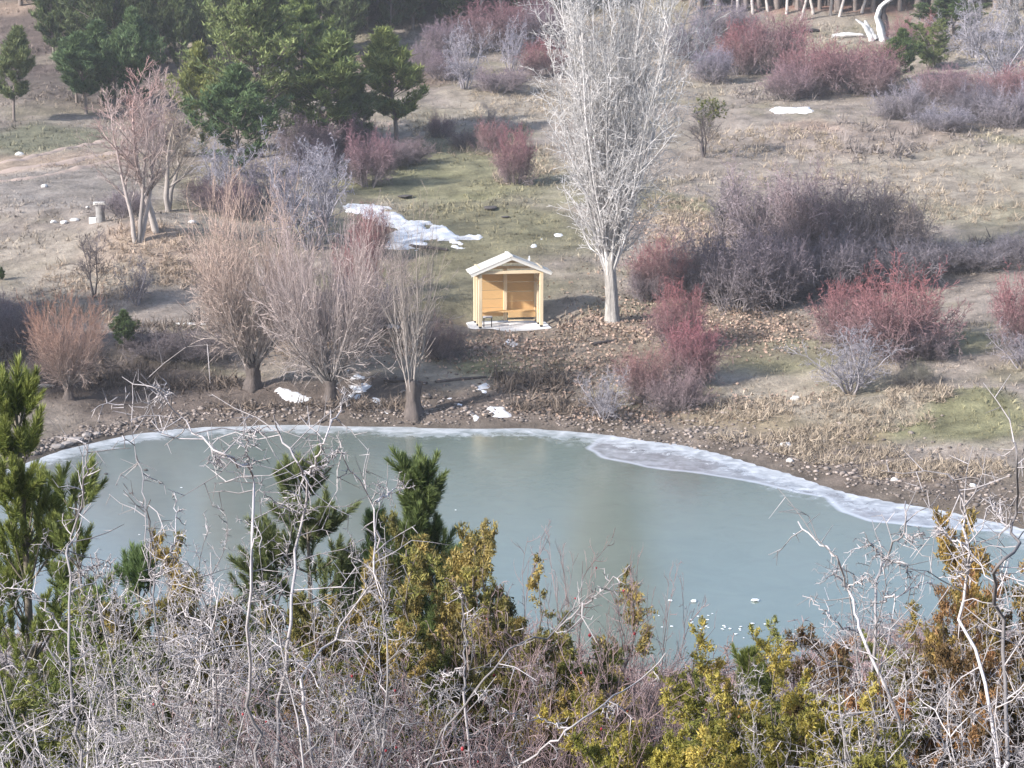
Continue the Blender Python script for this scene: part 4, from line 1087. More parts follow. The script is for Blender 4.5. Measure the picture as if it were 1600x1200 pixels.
# junipers (also used close up)
m_jun = leaf_mat("juniper_sprays", (.12, .135, .05), (.38, .33, .13), .3, .6, True)
def make_juniper(seed, H=1.6, n0=13, spread=1.1, m=9, n1=12, lr1=.40, sz=.034, nt_=7):
    rng = np.random.default_rng(seed); S, D = fan(rng, n0, spread, .2)
    out = plant(seed, S, D, H * (.6 + .5 * rng.random(n0)), np.full(n0, .022), [
        dict(n=n1, ang=(35, 80), lr=lr1, k=5, wig=.2, up=.08, rr=.5, rmin=.006, t0=.12, fall=.6),
        dict(n=m, ang=(35, 90), lr=.36, k=3, wig=.4, up=.03, rmin=.004, t0=.12, lmin=.07)], wig0=.12, up0=.05, k0=8)
    P2 = out[2][0]; k_ = P2.shape[1]; cs = []; ds = []
    for f in (.12, .25, .38, .5, .62, .73, .84, .93, 1.0):
        t = f * (k_ - 1); i = min(int(t), k_ - 2); a = P2[:, i] + (P2[:, i + 1] - P2[:, i]) * (t - i)
        cs.append(a + rng.normal(size=a.shape) * .008); ds.append(nrm(nrm(P2[:, i + 1] - P2[:, i]) + rng.normal(size=a.shape) * .5 + np.array([0, 0, .3])))
    cs = np.concatenate(cs); ds = np.concatenate(ds)
    hp = fbm(cs[:, 0] * 1.0 + cs[:, 2], cs[:, 1] + cs[:, 2] * .7, .45, 2, seed * 1.0)
    out_r = np.hypot(cs[:, 0], cs[:, 1])
    tip = np.clip(.40 + 1.0 * hp + .2 * rng.normal(size=len(cs)), 0, 1)
    V, Fc, A = tufts(cs, ds, np.full(len(cs), sz), nt_, rng, .8, .20, tip, back=1.0)
    Hh, W = extent(out)
    Vb, Qb, Ab = tubes(out, (5, 3, 3), rng)
    return Kind("juniper_bush", [("stems", mesh_np("juniper_stems", Vb, [Qb], [m_pbark], Ab)), ("foliage", mesh_np("juniper_foliage", V, [Fc], [m_jun], A))], Hh, W)
junipers = [make_juniper(500, 1.5, 24, 1.3, 9, 14, .36), make_juniper(501, 2.3, 7, .35, 9, 20, .27), make_juniper(502, 1.3, 20, 1.6, 8, 12, .38), make_juniper(503, 2.2, 9, .6, 9, 15, .33)]
putpx(junipers[1], 1455, 108, 75, 80, "yellow-green juniper bush at the top right", "bush", None, (.75, .95, .9))

# dead tree, logs, stumps
m_dead = wood_mat("bleached_dead_wood", (.66, .64, .61), (.66, .64, .61), False, .9, 1.1, 5.0)
m_char = wood_mat("dark_bark", (.06, .05, .05), (.06, .05, .05), False, .9, 1.1, 9.0)
p = at(1372, 62); k = depth(p) / F
dt = tag(link("dead_tree", None), "broken dead tree with a bleached white trunk at the top right", "tree"); dt.location = tuple(p)
def q(dx, dy, y=0): return (dx * k, y, dy * k)
link("trunk", trunk_mesh("dead_trunk", [q(6, -3), q(4, 14), q(-4, 34), q(2, 52), q(22, 66), q(30, 85)], [8 * k, 6 * k, 4 * k, 3.5 * k, 2.5 * k, 1.5 * k], m_dead, 10, .18, 4, .6), dt)
link("bark", trunk_mesh("dead_bark", [q(12, -2, .1), q(13, 20, .1), q(6, 42, .12), q(10, 60, .1)], [4 * k, 5 * k, 5 * k, 3 * k], m_char, 8, .2, 6), dt)
link("snapped_limb", trunk_mesh("dead_limb", [q(-10, -2, -.2), q(-14, 8, -.2), q(-24, 22, -.3), q(-38, 32, -.4)], [6 * k, 4.5 * k, 3 * k, 1 * k], m_dead, 8, .2, 7), dt)
link("snapped_limb", trunk_mesh("dead_limb", [q(-6, 0, -.2), q(-16, 16, -.1), q(-22, 30, -.1)], [5 * k, 4 * k, 1.5 * k], m_dead, 8, .2, 8), dt)
def log(px0, py0, px1, py1, r, label, mat, name="fallen_log", lift=.6):
    a = at(px0, py0); b_ = at(px1, py1); kk = depth(a) / F; r_ = r * kk
    me = trunk_mesh(name, [a + [0, 0, r_ * lift], .5 * (a + b_) + [0, 0, r_ * (lift + .4)], b_ + [0, 0, r_ * lift]], [r_, r_ * .95, r_ * .6], mat, 8, .12, int(px0))
    me.transform(Matrix.Translation(-Vector(a))); o = tag(link(name, me), label, "log"); o.location = tuple(a)
log(1300, 60, 1348, 58, 4.5, "weathered fallen log left of the dead tree", m_dead)
log(1405, 58, 1432, 60, 3, "short fallen log right of the dead tree", m_dead)
log(1252, 52, 1280, 50, 4, "dark fallen log beyond the red thicket", m_char)
log(275, 508, 330, 509, 2.0, "long thin pale log lying by the fence post at the left", m_dead)
log(600, 596, 668, 600, 3.2, "thin fallen branch across the foot of the sparse willow", m_bark)
log(680, 598, 760, 590, 2.6, "low fallen branch between the willow stump and the shelter's bank", m_bark)
log(55, 606, 85, 606, 3.5, "pale cut log beside the reddish willow's stump", m_dead)
log(925, 540, 965, 534, 3, "short dark fallen branch below the poplar", m_char)
log(880, 508, 925, 504, 3.2, "dark fallen branch in the leaves between shelter and poplar", m_char)  # dark log shape stands in for the shelter's cast shadow
log(640, 386, 700, 392, 2.5, "dark branch lying at the lower rim of the snow patch", m_char)
log(1120, 425, 1160, 432, 1.6, "pale stick caught in the dark thicket", m_dead)
# fence post
p = at(310, 518); k = depth(p) / F
fp = tag(link("fence_post", box_mesh("fence_post", -.07, .07, -.07, .07, -.2, 38 * k, plain_mat("old_post", (.13, .11, .10)), .01)), "dark upright wooden post on the left bank", "post"); fp.location = tuple(p)
# stone block with white top at the left
m_blk = plain_mat("grey_block", (.25, .24, .23), .9, .3, 4.0, .3)
p = at(157, 346); k = depth(p) / F
sb = tag(link("stone_pillar", None), "grey stone pillar with a white slab top on the left slope", "pillar"); sb.location = tuple(p); sb.rotation_euler = (0, 0, .25)
link("shaft", trunk_mesh("shaft", [(0, 0, -.1), (0, 0, 12 * k), (.02, 0, 26 * k)], [9 * k, 7.5 * k, 8.5 * k], m_blk, 6, .05, 2), sb)
link("cap_slab", box_mesh("cap_slab", -9.5 * k, 8 * k, -7 * k, 7 * k, 26 * k, 30.5 * k, m_white, .02), sb)
o = tag(link("stone_trough", None), "low white-edged stone trough in front of the grey pillar", "trough"); p2 = at(146, 348); o.location = tuple(p2)
link("basin", box_mesh("basin", -6 * k, 6 * k, -5 * k, 5 * k, -.05, 9 * k, m_pale, .02), o)
link("painted_hollow", box_mesh("painted_hollow", -4.5 * k, 4.5 * k, -3.6 * k, 3.6 * k, 9.03 * k, 9.4 * k, m_black), o)  # black plate on the solid basin paints the shade inside it
stone(118, 345, 18, "flat pale stone left of the white-edged trough", pale_rocks[0], flat=.35)
stone(100, 349, 13, "white stone second to the left of the trough", pale_rocks[2])
stone(84, 348, 11, "small yellowish stone furthest left of the trough", pale_rocks[1])
stone(136, 325, 8, "tiny pale stone behind the trough", pale_rocks[1])
# white slab on the slope (melting snow bank)
snow([(1204, 172), (1210, 169), (1240, 170), (1266, 169), (1266, 175), (1255, 178), (1235, 176), (1212, 177)], rag=.3, thick=.09, label="flat white snow remnant on the slope below the red thicket")
for (px, py, w, l) in [(765, 327, 26, "dark mole hill on the green grass above the shelter"), (634, 309, 24, "dark clod line above the snow patch"), (790, 340, 14, "brown clump right of the mole hill")]:
    stone(px, py, w, l, dark_rocks[0], flat=.25)

# ================================================================== FOREGROUND
def fg(px, py, dist):
    d = ray(px, py); return np.array([d[0], d[1], d[2]]) * dist + np.array([0, 0, CAMZ])
def fbase(px, dist, top=900):
    x = ray(px, top)[0] * dist / ray(px, top)[1]; return np.array([x, dist, float(ground(x, dist))])
def top_h(px, py, dist):
    """height above the ground that reaches row py at this distance"""
    b_ = fbase(px, dist); t = dist / ray(px, py)[1]; z = CAMZ + ray(px, py)[2] * t
    return z - b_[2]
# thorn bushes
def make_haw(seed, H=2.3, n0=8, spread=.9):
    rng = np.random.default_rng(seed); S, D = fan(rng, n0, spread, .22)
    L = H * (.85 + .35 * rng.random(n0))
    return plant(seed, S, D, L, np.full(n0, .013) * rng.uniform(.7, 1.3, n0), [
        dict(n=14, ang=(35, 85), lr=.34, k=6, wig=.24, up=.04, rr=.6, rmin=.0045, t0=.12, taper=.35),
        dict(n=9, ang=(40, 90), lr=.40, k=3, wig=.34, up=.02, rmin=.003, t0=.08, taper=.4),
        dict(n=5, ang=(45, 90), lr=.25, k=2, wig=.25, up=.02, rmin=.0022, t0=.1, taper=.35, lmin=.03)], wig0=.12, up0=.06, k0=12, taper0=.22)
haws = [kind_from("hawthorn_bush", make_haw(600 + i, spread=[.9, .7, 1.2][i]), (m_greyshrub, m_greyshrub), (6, 4, 3, 3), 1, ("branches", "twigs")) for i in range(3)]
m_rose = wood_mat("rose_stems", (.17, .12, .115), (.34, .25, .245), False, .55, 1.45, 12.0)
def make_rose(seed, H=1.8, n0=26, spread=.7):
    rng = np.random.default_rng(seed); S, D = fan(rng, n0, spread, .35)
    return plant(seed, S, D, H * (.7 + .45 * rng.random(n0)), np.full(n0, .008), [
        dict(n=9, ang=(18, 50), lr=.36, k=5, wig=.13, up=.09, rr=.6, rmin=.0035, t0=.2),
        dict(n=6, ang=(25, 60), lr=.36, k=3, wig=.18, up=.07, rmin=.0027, t0=.1),
        dict(n=2, ang=(25, 60), lr=.4, k=1, wig=.18, up=.07, rmin=.002, t0=.3)], wig0=.07, up0=.03, k0=9)
rose_out = [make_rose(640 + i) for i in range(2)]
roses = [kind_from("rose_bush", o_, (m_rose, m_rose), (4, 3, 3, 3), 1, ("stems", "twigs")) for o_ in rose_out]
def fgput(kind, px, top, dist, w, label, cat="bush", group=None, rot=None, color=None, extra=1.0):
    b_ = fbase(px, dist, top); H = max(top_h(px, top, dist), .3)
    return put(kind, b_, label, cat, group, H, w, rot, color)
# far slope scrub at 22-36 m filling the foot of the picture
SC = "scrub down the near slope"
rs = random.Random(9)
for i in range(58):
    px = -80 + (i % 20) * 92 + rs.uniform(-35, 35); row = i // 20
    dist = [33, 26, 20][row] + rs.uniform(-2, 2)
    if 880 < px < 1320 and row == 0: topy = rs.uniform(1095, 1150)
    elif 880 < px < 1320: topy = rs.uniform(1070, 1130)
    elif px <= 880: topy = rs.uniform([985, 1000, 1010][row], 1075)
    else: topy = rs.uniform([960, 985, 1010][row], 1075)
    if 230 < px < 300 and row == 0: topy = 1000
    colr = rs.choice([(.28, .19, .18), (.27, .23, .23), (.24, .17, .15), (.32, .22, .17), (.30, .27, .27)])
    fgput(domes[i % 4], px, topy, dist, rs.uniform(2.4, 3.4), "bare %s scrub bush lower down the near slope" % {.28: "dull rosy", .27: "greyish", .24: "dark brown", .32: "reddish-brown", .30: "pale grey"}[colr[0]], "bush", SC, color=colr)
# near pines built shoot by shoot
m_fneedle = leaf_mat("young_pine_needles", (.075, .11, .035), (.25, .285, .11), .35, .45, True)
m_fbark = wood_mat("young_pine_bark", (.15, .13, .11), (.22, .19, .14), False, .9, 1.1, 20.0)
def shoot_mesh(seed, L=.20, n=210, nl=.075, w=.0032, bend=.2):
    rng = np.random.default_rng(seed); t = rng.random(n) ** .85
    az = rng.random(n) * 6.283; el = np.radians(38 + 34 * (t) + 10 * rng.normal(size=n))
    bx = bend * L * t ** 2
    c0 = np.stack([bx, 0 * t, t * L], -1)
    d = np.stack([np.cos(az) * np.cos(el), np.sin(az) * np.cos(el), np.sin(el)], -1)
    s = nrm(np.cross(d, rng.normal(size=(n, 3)))) * w; ln = (nl * rng.uniform(.75, 1.15, n) * (.75 + .4 * np.sin(np.pi * np.clip(t, .1, .9))))[:, None]
    V = np.stack([c0 - s, c0 + s, c0 + d * ln * .55 + s * .7, c0 + d * ln], 1)
    Vv = np.stack([V[:, 0], V[:, 1], V[:, 2], V[:, 3]], 1).reshape(-1, 3)
    Fq = np.arange(n * 4).reshape(-1, 4)
    ax = np.stack([bend * L * np.linspace(0, 1, 4) ** 2, np.zeros(4), np.linspace(-.01, 1, 4) * L], -1)[None]
    Vt, Qt, At = tubes([(ax, np.array([[.006, .005, .004, .003]]), np.ones((1, 4)), np.array([.5]))], (4,), rng)
    tp = np.repeat(np.clip(.15 + .55 * t + .2 * rng.normal(size=n), 0, 1), 4)
    A = {"tip": np.concatenate([tp, np.full(len(Vt), .9)]), "rnd": np.concatenate([np.repeat(rng.random(n), 4), At["rnd"]])}
    return mesh_np("pine_shoot", np.concatenate([Vv, Vt]), [Fq, Qt + len(Vv)], [m_fneedle], A)
shoots = [shoot_mesh(i, [.20, .17, .24][i]) for i in range(3)]
def young_pine(px, top, dist, label, low_f=.1, spread=.30, tint=(1, 1, 1), upright=.55, density=1.0, size=1.0, seed=0, lean=0.0, whorl=.30, nbr=5):
    rng = np.random.default_rng(700 + seed)
    b_ = fbase(px, dist, top); H = top_h(px, top, dist) - .30
    root = tag(link("young_pine", None), label, "tree", "young pines near the viewpoint"); root.location = tuple(b_)
    P0 = grow_line(rng, np.zeros((1, 3)), np.array([[lean, 0, 1.]]), np.array([H]), 12, .012, .04); R0 = (.012 + .011 * H) * (1 - .8 * np.linspace(0, 1, 13))[None]
    Ss, Ds, Ls = [], [], []
    z = H - .12
    while z > H * low_f:
        fz = (H - z); nb = nbr
        for j in range(nb):
            t = z / H * 12; i = min(int(t), 11); S = P0[0, i] + (P0[0, i + 1] - P0[0, i]) * (t - i)
            az = rng.random() * 6.28; e = upright + .25 * (1 - min(fz, 1.2) / 1.2)
            Ss.append(S); Ds.append([math.cos(az), math.sin(az), math.tan(min(e, 1.3))]); Ls.append(min(.16 + spread * fz, spread * 2.6) * rng.uniform(.75, 1.15))
        z -= whorl * rng.uniform(.8, 1.15)
    Ss, Ds, Ls = np.array(Ss), np.array(Ds), np.array(Ls)
    P1 = grow_line(rng, Ss, Ds, Ls, 4, .06, .14); R1 = (.007 + .006 * Ls)[:, None] * np.linspace(1, .45, 5)[None]
    S2, D2, L2, r2 = spawn(rng, P1, R1, Ls, int(5 * density), .25, .95, (25, 55), .42, .6, .35, .004, .06)
    P2 = grow_line(rng, S2, D2, L2, 2, .08, .25); R2 = r2[:, None] * np.array([[1, .8, .6]])
    V, Q, A = tubes([(P0, R0, np.ones((1, 13)) * .3, np.array([.5]))], (8,), rng); link("trunk", mesh_np("young_trunk", V, [Q], [m_fbark], A, smooth=True), root)
    V, Q, A = tubes([(P1, R1, np.ones(R1.shape) * .5, rng.random(len(P1))), (P2, R2, np.ones(R2.shape) * .7, rng.random(len(P2)))], (4, 3), rng)
    link("branches", mesh_np("young_branches", V, [Q], [m_fbark], A), root)
    ends = [(P0[0, -1], nrm(P0[0, -1] - P0[0, -2]), 1.25)] + [(a[-1], nrm(a[-1] - a[-2]), 1.0) for a in P1] + [(a[-1], nrm(a[-1] - a[-2]), .8) for a in P2]
    ends += [((a[2] + a[3]) / 2, nrm(a[3] - a[2]), .8) for a in P1[::2]]
    for (c_, d_, s_) in ends[:300]:
        o = link("shoot", shoots[int(rng.integers(3))], root); o.color = (*tint, 1)
        d_ = Vector(d_) + Vector((0, 0, .35)); q_ = d_.normalized().to_track_quat('Z', 'Y')
        s_ *= size * rng.uniform(.8, 1.15)
        o.location = Vector(c_) - d_.normalized() * .03; o.rotation_mode = 'QUATERNION'; o.rotation_quaternion = q_ @ Euler((0, 0, rng.random() * 6.28)).to_quaternion(); o.scale = (s_ * .95, s_ * .95, s_)
young_pine(28, 582, 14.5, "bright green young pine at the left edge, tallest of the near pines", .25, .20, (1.5, 1.4, 1.1), .75, 1.0, 1.15, 1)
young_pine(112, 715, 13.5, "thin young pine right of the tallest one at the left edge", .45, .20, (1.35, 1.3, 1.1), .7, .7, 1.0, 2, .02, .42, 3)
young_pine(215, 845, 13.0, "small pine top with a single candle left of the thorn branches", .3, .24, (.9, 1.05, 1.1), .6, .8, 1.0, 3, 0, .45, 4)
young_pine(150, 905, 12.5, "short bushy pine low at the left among thorns", .3, .3, (1.1, 1.2, 1.0), .5, .8, 1.1, 4, 0, .4, 4)
young_pine(478, 705, 16.5, "olive green young pine left of the upright one in the middle", .35, .34, (1.2, 1.15, 1.3), .30, 1.2, 1.2, 5, 0, .30, 5)
young_pine(655, 708, 16.0, "upright young pine with candle-like shoots at the middle of the foreground", .3, .27, (1.05, 1.1, 1.1), .95, 1.2, 1.25, 6, 0, .26, 5)
young_pine(575, 790, 17.0, "lower young pine between the olive and the upright one", .3, .3, (.95, 1.1, 1.1), .8, 1.0, 1.15, 7, 0, .33, 4)
young_pine(1178, 1000, 15.5, "small pine top poking out behind the yellow juniper", .3, .22, (1.1, 1.05, .8), .9, .8, 1.0, 8, 0, .3, 5)

# junipers in the foreground
J = "junipers near the viewpoint"
def jun(v, px, top, dist, w, label, tint=(1, 1, 1), rot=None):
    kd = junipers[v]; H = max(top_h(px, top, dist), .3) * .9; s_ = H / kd.H
    W = min(max(w, .62 * s_ * kd.W), 1.2 * s_ * kd.W)
    put(kd, fbase(px, dist, top), label, "bush", J, H, W, rot, tint)
jun(1, 655, 780, 12.0, 1.05, "orange and yellow juniper in front of the upright young pine", (1.15, 1.0, .9))
jun(3, 775, 845, 11.5, 1.25, "orange-tinged juniper right of the upright young pine", (1.2, 1.05, .95))
jun(2, 700, 960, 11.5, 1.5, "low brownish juniper beneath the orange ones in the middle", (.9, .8, .8))
jun(3, 700, 870, 10.8, 1.2, "yellowish juniper between the two orange ones in the middle", (1.1, 1.1, .85))
jun(1, 600, 850, 11.4, .8, "golden juniper left of the orange ones, under the lower young pine", (1.15, .98, .85), 5.1)
jun(3, 815, 875, 10.6, 1.0, "rightmost golden juniper of the middle clump, next to the rose hips", (1.2, 1.0, .85), 3.3)
jun(1, 335, 800, 12.0, .62, "small yellow-orange juniper sticking up between the thorn branches at the left", (1.15, .95, .8))
jun(3, 60, 935, 11.5, 1.6, "green-yellow juniper in the lower left corner", (.95, 1.05, .8))
jun(2, 170, 1010, 10.5, 1.3, "olive juniper behind the thorns at the lower left", (.9, 1.0, .8))
jun(3, 1150, 985, 9.0, 1.0, "bright yellow-green juniper at the bottom right of centre", (1.5, 1.35, .8), 1.0)
jun(3, 1062, 1060, 8.6, .8, "yellow-green juniper at the bottom edge left of the thorn tangle", (1.5, 1.4, .85), 2.3)
jun(3, 1170, 1070, 8.0, .9, "lowest yellow-green juniper at the very bottom edge", (1.45, 1.35, .85), .7)
jun(1, 1010, 1120, 8.0, .6, "leftmost of the yellow-green junipers at the bottom edge", (1.4, 1.35, .8), 4.0)
jun(3, 1335, 1050, 7.8, .9, "yellow-green juniper at the bottom edge, rightmost of the bright row", (1.4, 1.25, .8), 3.1)
jun(3, 1245, 1010, 8.6, .9, "olive-gold juniper at the bottom edge under the smooth arching branch", (1.45, 1.25, .8), 2.0)
jun(3, 1250, 985, 11.5, 1.1, "mossy yellow juniper under the right thorn branches", (1.0, 1.1, .8))
jun(3, 1400, 965, 12.5, 1.3, "golden juniper behind the right thorn branches", (1.2, 1.0, .8))
jun(1, 1590, 755, 12.0, .75, "orange-yellow juniper at the right edge above the thorns", (1.25, .95, .8))
jun(3, 1555, 905, 9.6, .9, "rusty juniper close to the right edge behind the tall white branch", (1.15, .7, .85), 1.5)
jun(3, 1440, 940, 9.8, .9, "rust-brown juniper in the heart of the right-hand thorns", (1.1, .72, .85), 5)
jun(3, 1500, 900, 11.5, 1.3, "rust-red juniper in the right thorn tangle", (1.1, .68, .85))
jun(2, 1430, 1060, 9.5, 1.2, "brown-red juniper at the lower right", (.95, .68, .85))
jun(1, 480, 930, 12.5, .9, "small olive juniper behind the middle thorns", (.9, .95, .8))
jun(2, 560, 1010, 11.0, 1.2, "rusty juniper low in the middle foreground", (1.0, .72, .85))

# thorn bushes
Hh = "thorn bushes near the viewpoint"
def haw(v, px, top, dist, w, label, rot=None):
    kd = haws[v]; H = max(top_h(px, top, dist), .3)
    put(kd, fbase(px, dist, top), label, "bush", Hh, H, max(w, .85 * H / kd.H * kd.W), rot)
for i, (v, px, top, dist, w, l) in enumerate([
    (0, 60, 870, 9.5, 2.0, "grey thorn bush in the lower left corner"), (1, 200, 860, 9.0, 1.7, "grey thorn bush right of the corner one, lower left"),
    (2, 330, 850, 9.5, 2.1, "dense grey thorn bush in the left half of the foreground"), (0, 440, 870, 8.5, 1.7, "pale grey thorn bush with a thick forked stem"),
    (1, 130, 1000, 7.6, 1.6, "tangled grey thorn bush along the bottom edge at the left"), (2, 330, 1010, 7.4, 1.7, "tangled grey thorn bush at the bottom, left of centre"),
    (0, 560, 920, 9.5, 1.8, "grey thorn bush in front of the young pines"), (1, 640, 1040, 8.8, 1.4, "thin grey thorn bush at the bottom centre"),
    (2, 1400, 960, 10.0, 1.4, "grey thorn bush at the left of the right-hand tangle"), (0, 1450, 880, 9.5, 1.8, "pale thorn bush in the middle of the right-hand tangle"),
    (1, 1570, 830, 9.0, 1.7, "tall pale thorn bush at the right edge"), (2, 1500, 1010, 7.8, 1.8, "thick-branched thorn bush in the lower right corner"),
    (0, 1380, 1070, 8.0, 1.2, "low thorn bush at the bottom right"), (1, 1610, 960, 7.6, 1.5, "thorn bush cut by the right edge"), (2, -10, 1020, 7.6, 1.6, "thorn bush cut by the left edge")]):
    haw(v, px, top, dist, w, l, rot=i * 1.37)
Rg = "rose bushes near the viewpoint"
for i, (px, top, dist, w, l) in enumerate([(850, 880, 11.0, 1.1, "rose bush with red hips beside the orange juniper"), (930, 885, 11.0, 1.1, "grey-pink rose bush reaching over the pond ice"),
    (800, 1010, 9.0, 1.5, "dense pink-grey rose thicket at the bottom centre"), (930, 985, 9.5, 1.0, "rose bush at the bottom, right of centre"), (680, 1060, 8.5, 1.6, "reddish rose thicket along the bottom edge"),
    (520, 1060, 8.5, 1.5, "brownish rose thicket at the bottom left of centre"), (840, 1090, 8.0, 1.0, "thin rose stems at the bottom edge below the pond"), (975, 1020, 10.5, .6, "slim rose stems left of the yellow-green junipers")]):
    e = fgput(roses[i % 2], px, top, dist, w, l, "bush", Rg, rot=i * 2.1)
# rose hips as parts of the rose bushes
m_hip = plain_mat("rose_hip_red", (.33, .03, .035), .4, .2, 9.0, spec=.5)
bmh = bmesh.new(); bmesh.ops.create_icosphere(bmh, subdivisions=1, radius=1); mh = bpy.data.meshes.new("rose_hip"); bmh.to_mesh(mh); bmh.free(); mh.materials.append(m_hip)
mh.polygons.foreach_set("use_smooth", np.ones(len(mh.polygons), bool))
ends = [np.concatenate([o_[2][0][:, -1], o_[1][0][:, -1]]) for o_ in rose_out]
rh = random.Random(4)
for e in [o for o in list(C.objects) if o.name.startswith("rose_bush")]:
    v = 0 if e.children[0].data is roses[0].parts[0][1] else 1
    pts = ends[v]; pts = pts[pts[:, 2] > roses[v].H * .45]
    for j in range(16):
        c_ = pts[rh.randrange(len(pts))]; o = link("rose_hip", mh, e); sc_ = e.scale
        s_ = rh.uniform(.0045, .0085); o.location = c_; o.scale = (s_ / sc_[0], s_ / sc_[1], s_ * 1.25 / sc_[2])

# single long thorn limbs that stand out against the pond, each a plant with its own spurs
def long_limb(paths, dist, label, seed, r0=.012, spurs=20):
    rng = np.random.default_rng(seed); polys = []
    for (pts, dz, rr) in paths:
        P = [fg(px, py, dist + dz + .25 * math.sin(i * 1.3 + seed)) for i, (px, py) in enumerate(pts)]
        P = np.array(P); t = np.linspace(0, len(P) - 1, 22)
        Pi = np.stack([np.interp(t, range(len(P)), P[:, j]) for j in range(3)], -1); Pi[1:-1] += rng.normal(size=(20, 3)) * .007
        polys.append((Pi[None], (.6 * rr * np.linspace(1, .4, 22))[None]))
    # root stem down to the ground
    s0 = polys[0][0][0, 0]; gz = float(ground(s0[0] + .1, s0[1] + .2)); Pr = np.linspace(0, 1, 22)[:, None] * (s0 - np.array([s0[0] + .1, s0[1] + .2, gz - .05])) + np.array([s0[0] + .1, s0[1] + .2, gz - .05])
    Pr[1:-1] += rng.normal(size=(20, 3)) * .01
    main = [(Pr[None], np.full((1, 22), polys[0][1][0, 0] * 1.15))] + polys
    P0 = np.concatenate([m_[0] for m_ in main]); R0 = np.concatenate([m_[1] for m_ in main])
    Lp = np.linalg.norm(np.diff(P0, axis=1), axis=2).sum(1)
    S, D, L1, r1 = spawn(rng, P0[1:], R0[1:], Lp[1:], spurs, .05, 1.0, (45, 90), .11, .55, .3, .003, .04, .6)
    P1 = grow_line(rng, S, D, L1, 3, .25, .04); R1 = r1[:, None] * np.linspace(1, .45, 4)[None]
    S, D, L2, r2 = spawn(rng, P1, R1, L1, 3, .15, 1.0, (45, 90), .45, .7, .2, .0022, .02, .4)
    P2 = grow_line(rng, S, D, L2, 1, .2, .04); R2 = r2[:, None] * np.linspace(1, .4, 2)[None]
    root = tag(link("thorn_sapling", None), label, "bush", "thorn stems reaching over the pond")
    org = P0[0, 0].copy(); root.location = tuple(org)
    for nm, lv in (("stem", [(P0, R0)]), ("spurs", [(P1, R1), (P2, R2)])):
        V, Q, A = tubes([(p_ - org, r_, np.full(r_.shape, .6), rng.random(len(p_))) for p_, r_ in lv], (6,) if nm == "stem" else (3, 3), rng)
        o = link(nm, mesh_np("thorn_" + nm, V, [Q], [m_greyshrub], A, smooth=True), root)
        if nm == "spurs": o["kind"] = "stuff"
long_limb([([(431, 1199), (437, 1099), (447, 1050), (452, 985), (460, 907), (471, 840), (475, 760), (475, 736), (464, 720), (450, 700), (435, 680), (428, 648)], 0, .013),
           ([(475, 736), (485, 737), (499, 704), (507, 685), (528, 640), (540, 612)], .05, .009),
           ([(485, 737), (510, 722), (536, 700)], .1, .006),
           ([(427, 976), (445, 900), (452, 850), (470, 770)], .3, .008),
           ([(475, 736), (468, 800), (440, 790), (412, 770), (400, 745)], .3, .006)], 8.6, "forked pale thorn stem rising over the pond in front of the olive pine", 1)
long_limb([([(390, 1080), (392, 1000), (394, 894), (395, 820), (397, 758), (392, 733), (370, 722), (346, 710), (318, 688), (292, 665), (270, 638), (246, 611), (220, 584)], 0, .010),
           ([(392, 733), (384, 690), (398, 668)], .1, .005), ([(246, 611), (262, 612), (243, 626)], 0, .004), ([(346, 710), (334, 722)], .0, .005)], 8.0, "long thorn branch arching up to the left over the shore", 2, spurs=20)
long_limb([([(250, 1160), (248, 1080), (244, 990), (240, 900), (236, 850), (235, 781)], 0, .009), ([(240, 900), (262, 872), (275, 838), (272, 770)], .2, .006),
           ([(241, 940), (228, 880), (226, 800), (222, 740), (210, 690), (196, 640), (182, 620)], .4, .005)], 8.8, "straight upright thorn twig left of the small yellow juniper", 3)
long_limb([([(112, 1080), (108, 1000), (105, 863), (113, 832), (131, 770), (133, 730), (134, 693)], 0, .010), ([(108, 1000), (60, 925), (0, 918)], .2, .007), ([(106, 900), (150, 884), (172, 882)], .1, .005)], 8.4, "thin thorn stem crossing the second young pine at the left", 4)
long_limb([([(470, 1060), (490, 1030), (523, 995), (549, 957), (579, 909), (587, 888), (588, 829), (587, 784), (565, 755), (536, 715), (528, 700)], 0, .010),
           ([(587, 784), (605, 772), (621, 760), (637, 763)], .1, .006), ([(588, 829), (597, 909), (605, 952), (604, 1000)], .1, .008)], 9.0, "zigzag thorn stem between the olive and the upright pine", 5)
long_limb([([(724, 1080), (727, 995), (722, 940), (720, 912)], 0, .008), ([(727, 1040), (690, 1060), (650, 1100)], .1, .006)], 8.8, "short straight thorn stem before the orange juniper", 6, spurs=10)
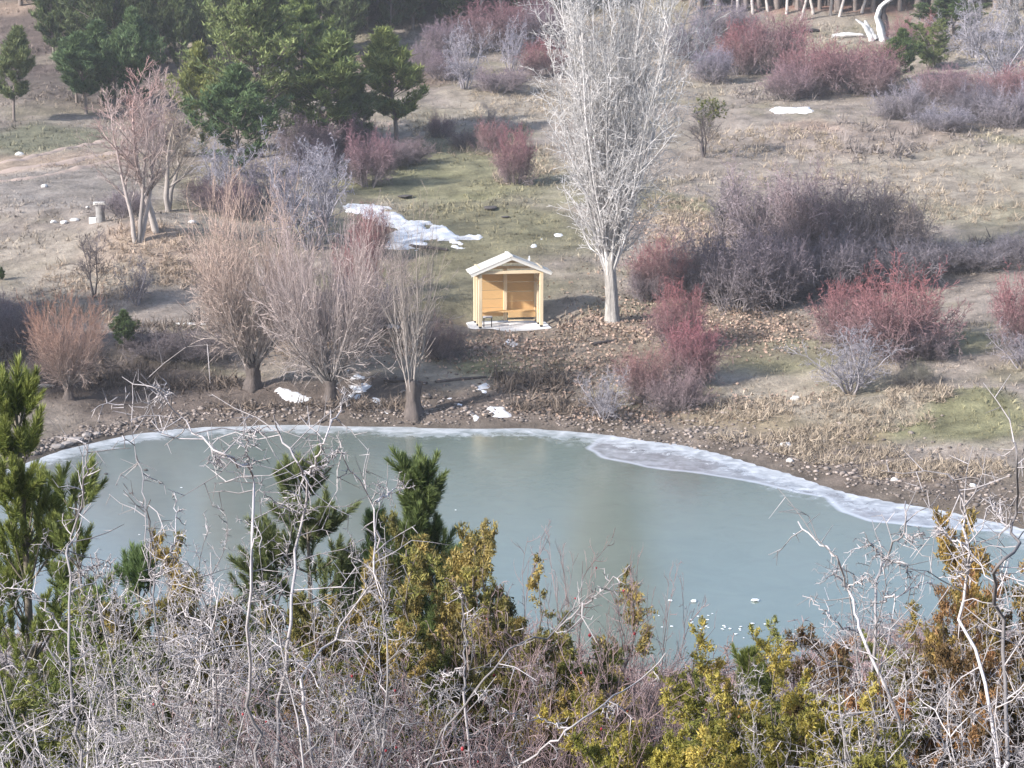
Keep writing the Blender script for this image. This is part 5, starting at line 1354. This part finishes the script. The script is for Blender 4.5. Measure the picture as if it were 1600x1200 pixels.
long_limb([([(790, 1230), (811, 1200), (850, 1165), (890, 1138), (945, 1100), (1000, 1069), (1040, 1020)], 0, .009), ([(890, 1138), (850, 1126), (775, 1110)], .1, .006), ([(945, 1100), (960, 1120)], .1, .004)], 7.8, "long diagonal thorn branch over the rose thicket at the bottom", 7, spurs=7)
long_limb([([(650, 1240), (700, 1130), (760, 1060), (800, 1010), (870, 985), (904, 942), (930, 920)], 0, .009), ([(870, 985), (930, 930), (985, 882)], .2, .007)], 8.4, "slanting thorn branch reaching past the orange juniper to the pond", 8, spurs=10)
long_limb([([(1420, 1200), (1400, 1110), (1344, 989), (1338, 960), (1325, 920), (1315, 888), (1308, 872), (1291, 856), (1268, 838), (1247, 815)], 0, .012), ([(1344, 989), (1310, 975), (1285, 955), (1255, 930)], .2, .007),
           ([(1325, 920), (1350, 905), (1370, 910)], .1, .006)], 8.6, "smooth arching thorn branch at the left of the right-hand tangle", 9, spurs=8)
long_limb([([(1365, 1080), (1367, 973), (1371, 904), (1384, 872), (1395, 850), (1408, 837), (1414, 810), (1415, 783)], 0, .011), ([(1384, 872), (1362, 850), (1345, 858)], .1, .006), ([(1384, 872), (1410, 880), (1428, 905)], .1, .006),
           ([(1374, 940), (1400, 930), (1430, 918), (1460, 905)], .1, .007), ([(1408, 837), (1440, 835)], .05, .005)], 8.9, "upright many-spurred thorn stem in front of the shelf ice", 10, spurs=14)
long_limb([([(1560, 1200), (1540, 1060), (1500, 960), (1510, 900), (1520, 877), (1515, 862), (1511, 856), (1505, 810), (1501, 781), (1492, 760), (1480, 740)], 0, .012), ([(1520, 877), (1500, 900), (1490, 910)], .1, .006), ([(1515, 862), (1480, 835), (1455, 832)], .1, .006)],
          8.2, "tall pale thorn stem ending above the stony shore at the right", 11)
long_limb([([(1575, 1190), (1570, 1060), (1565, 960), (1549, 907), (1560, 880), (1595, 853), (1579, 824), (1585, 790), (1591, 749), (1586, 715), (1581, 688)], 0, .014), ([(1579, 824), (1555, 800), (1545, 785)], .1, .006)],
          7.8, "thick white thorn branch at the right edge, tallest of the tangle", 12)
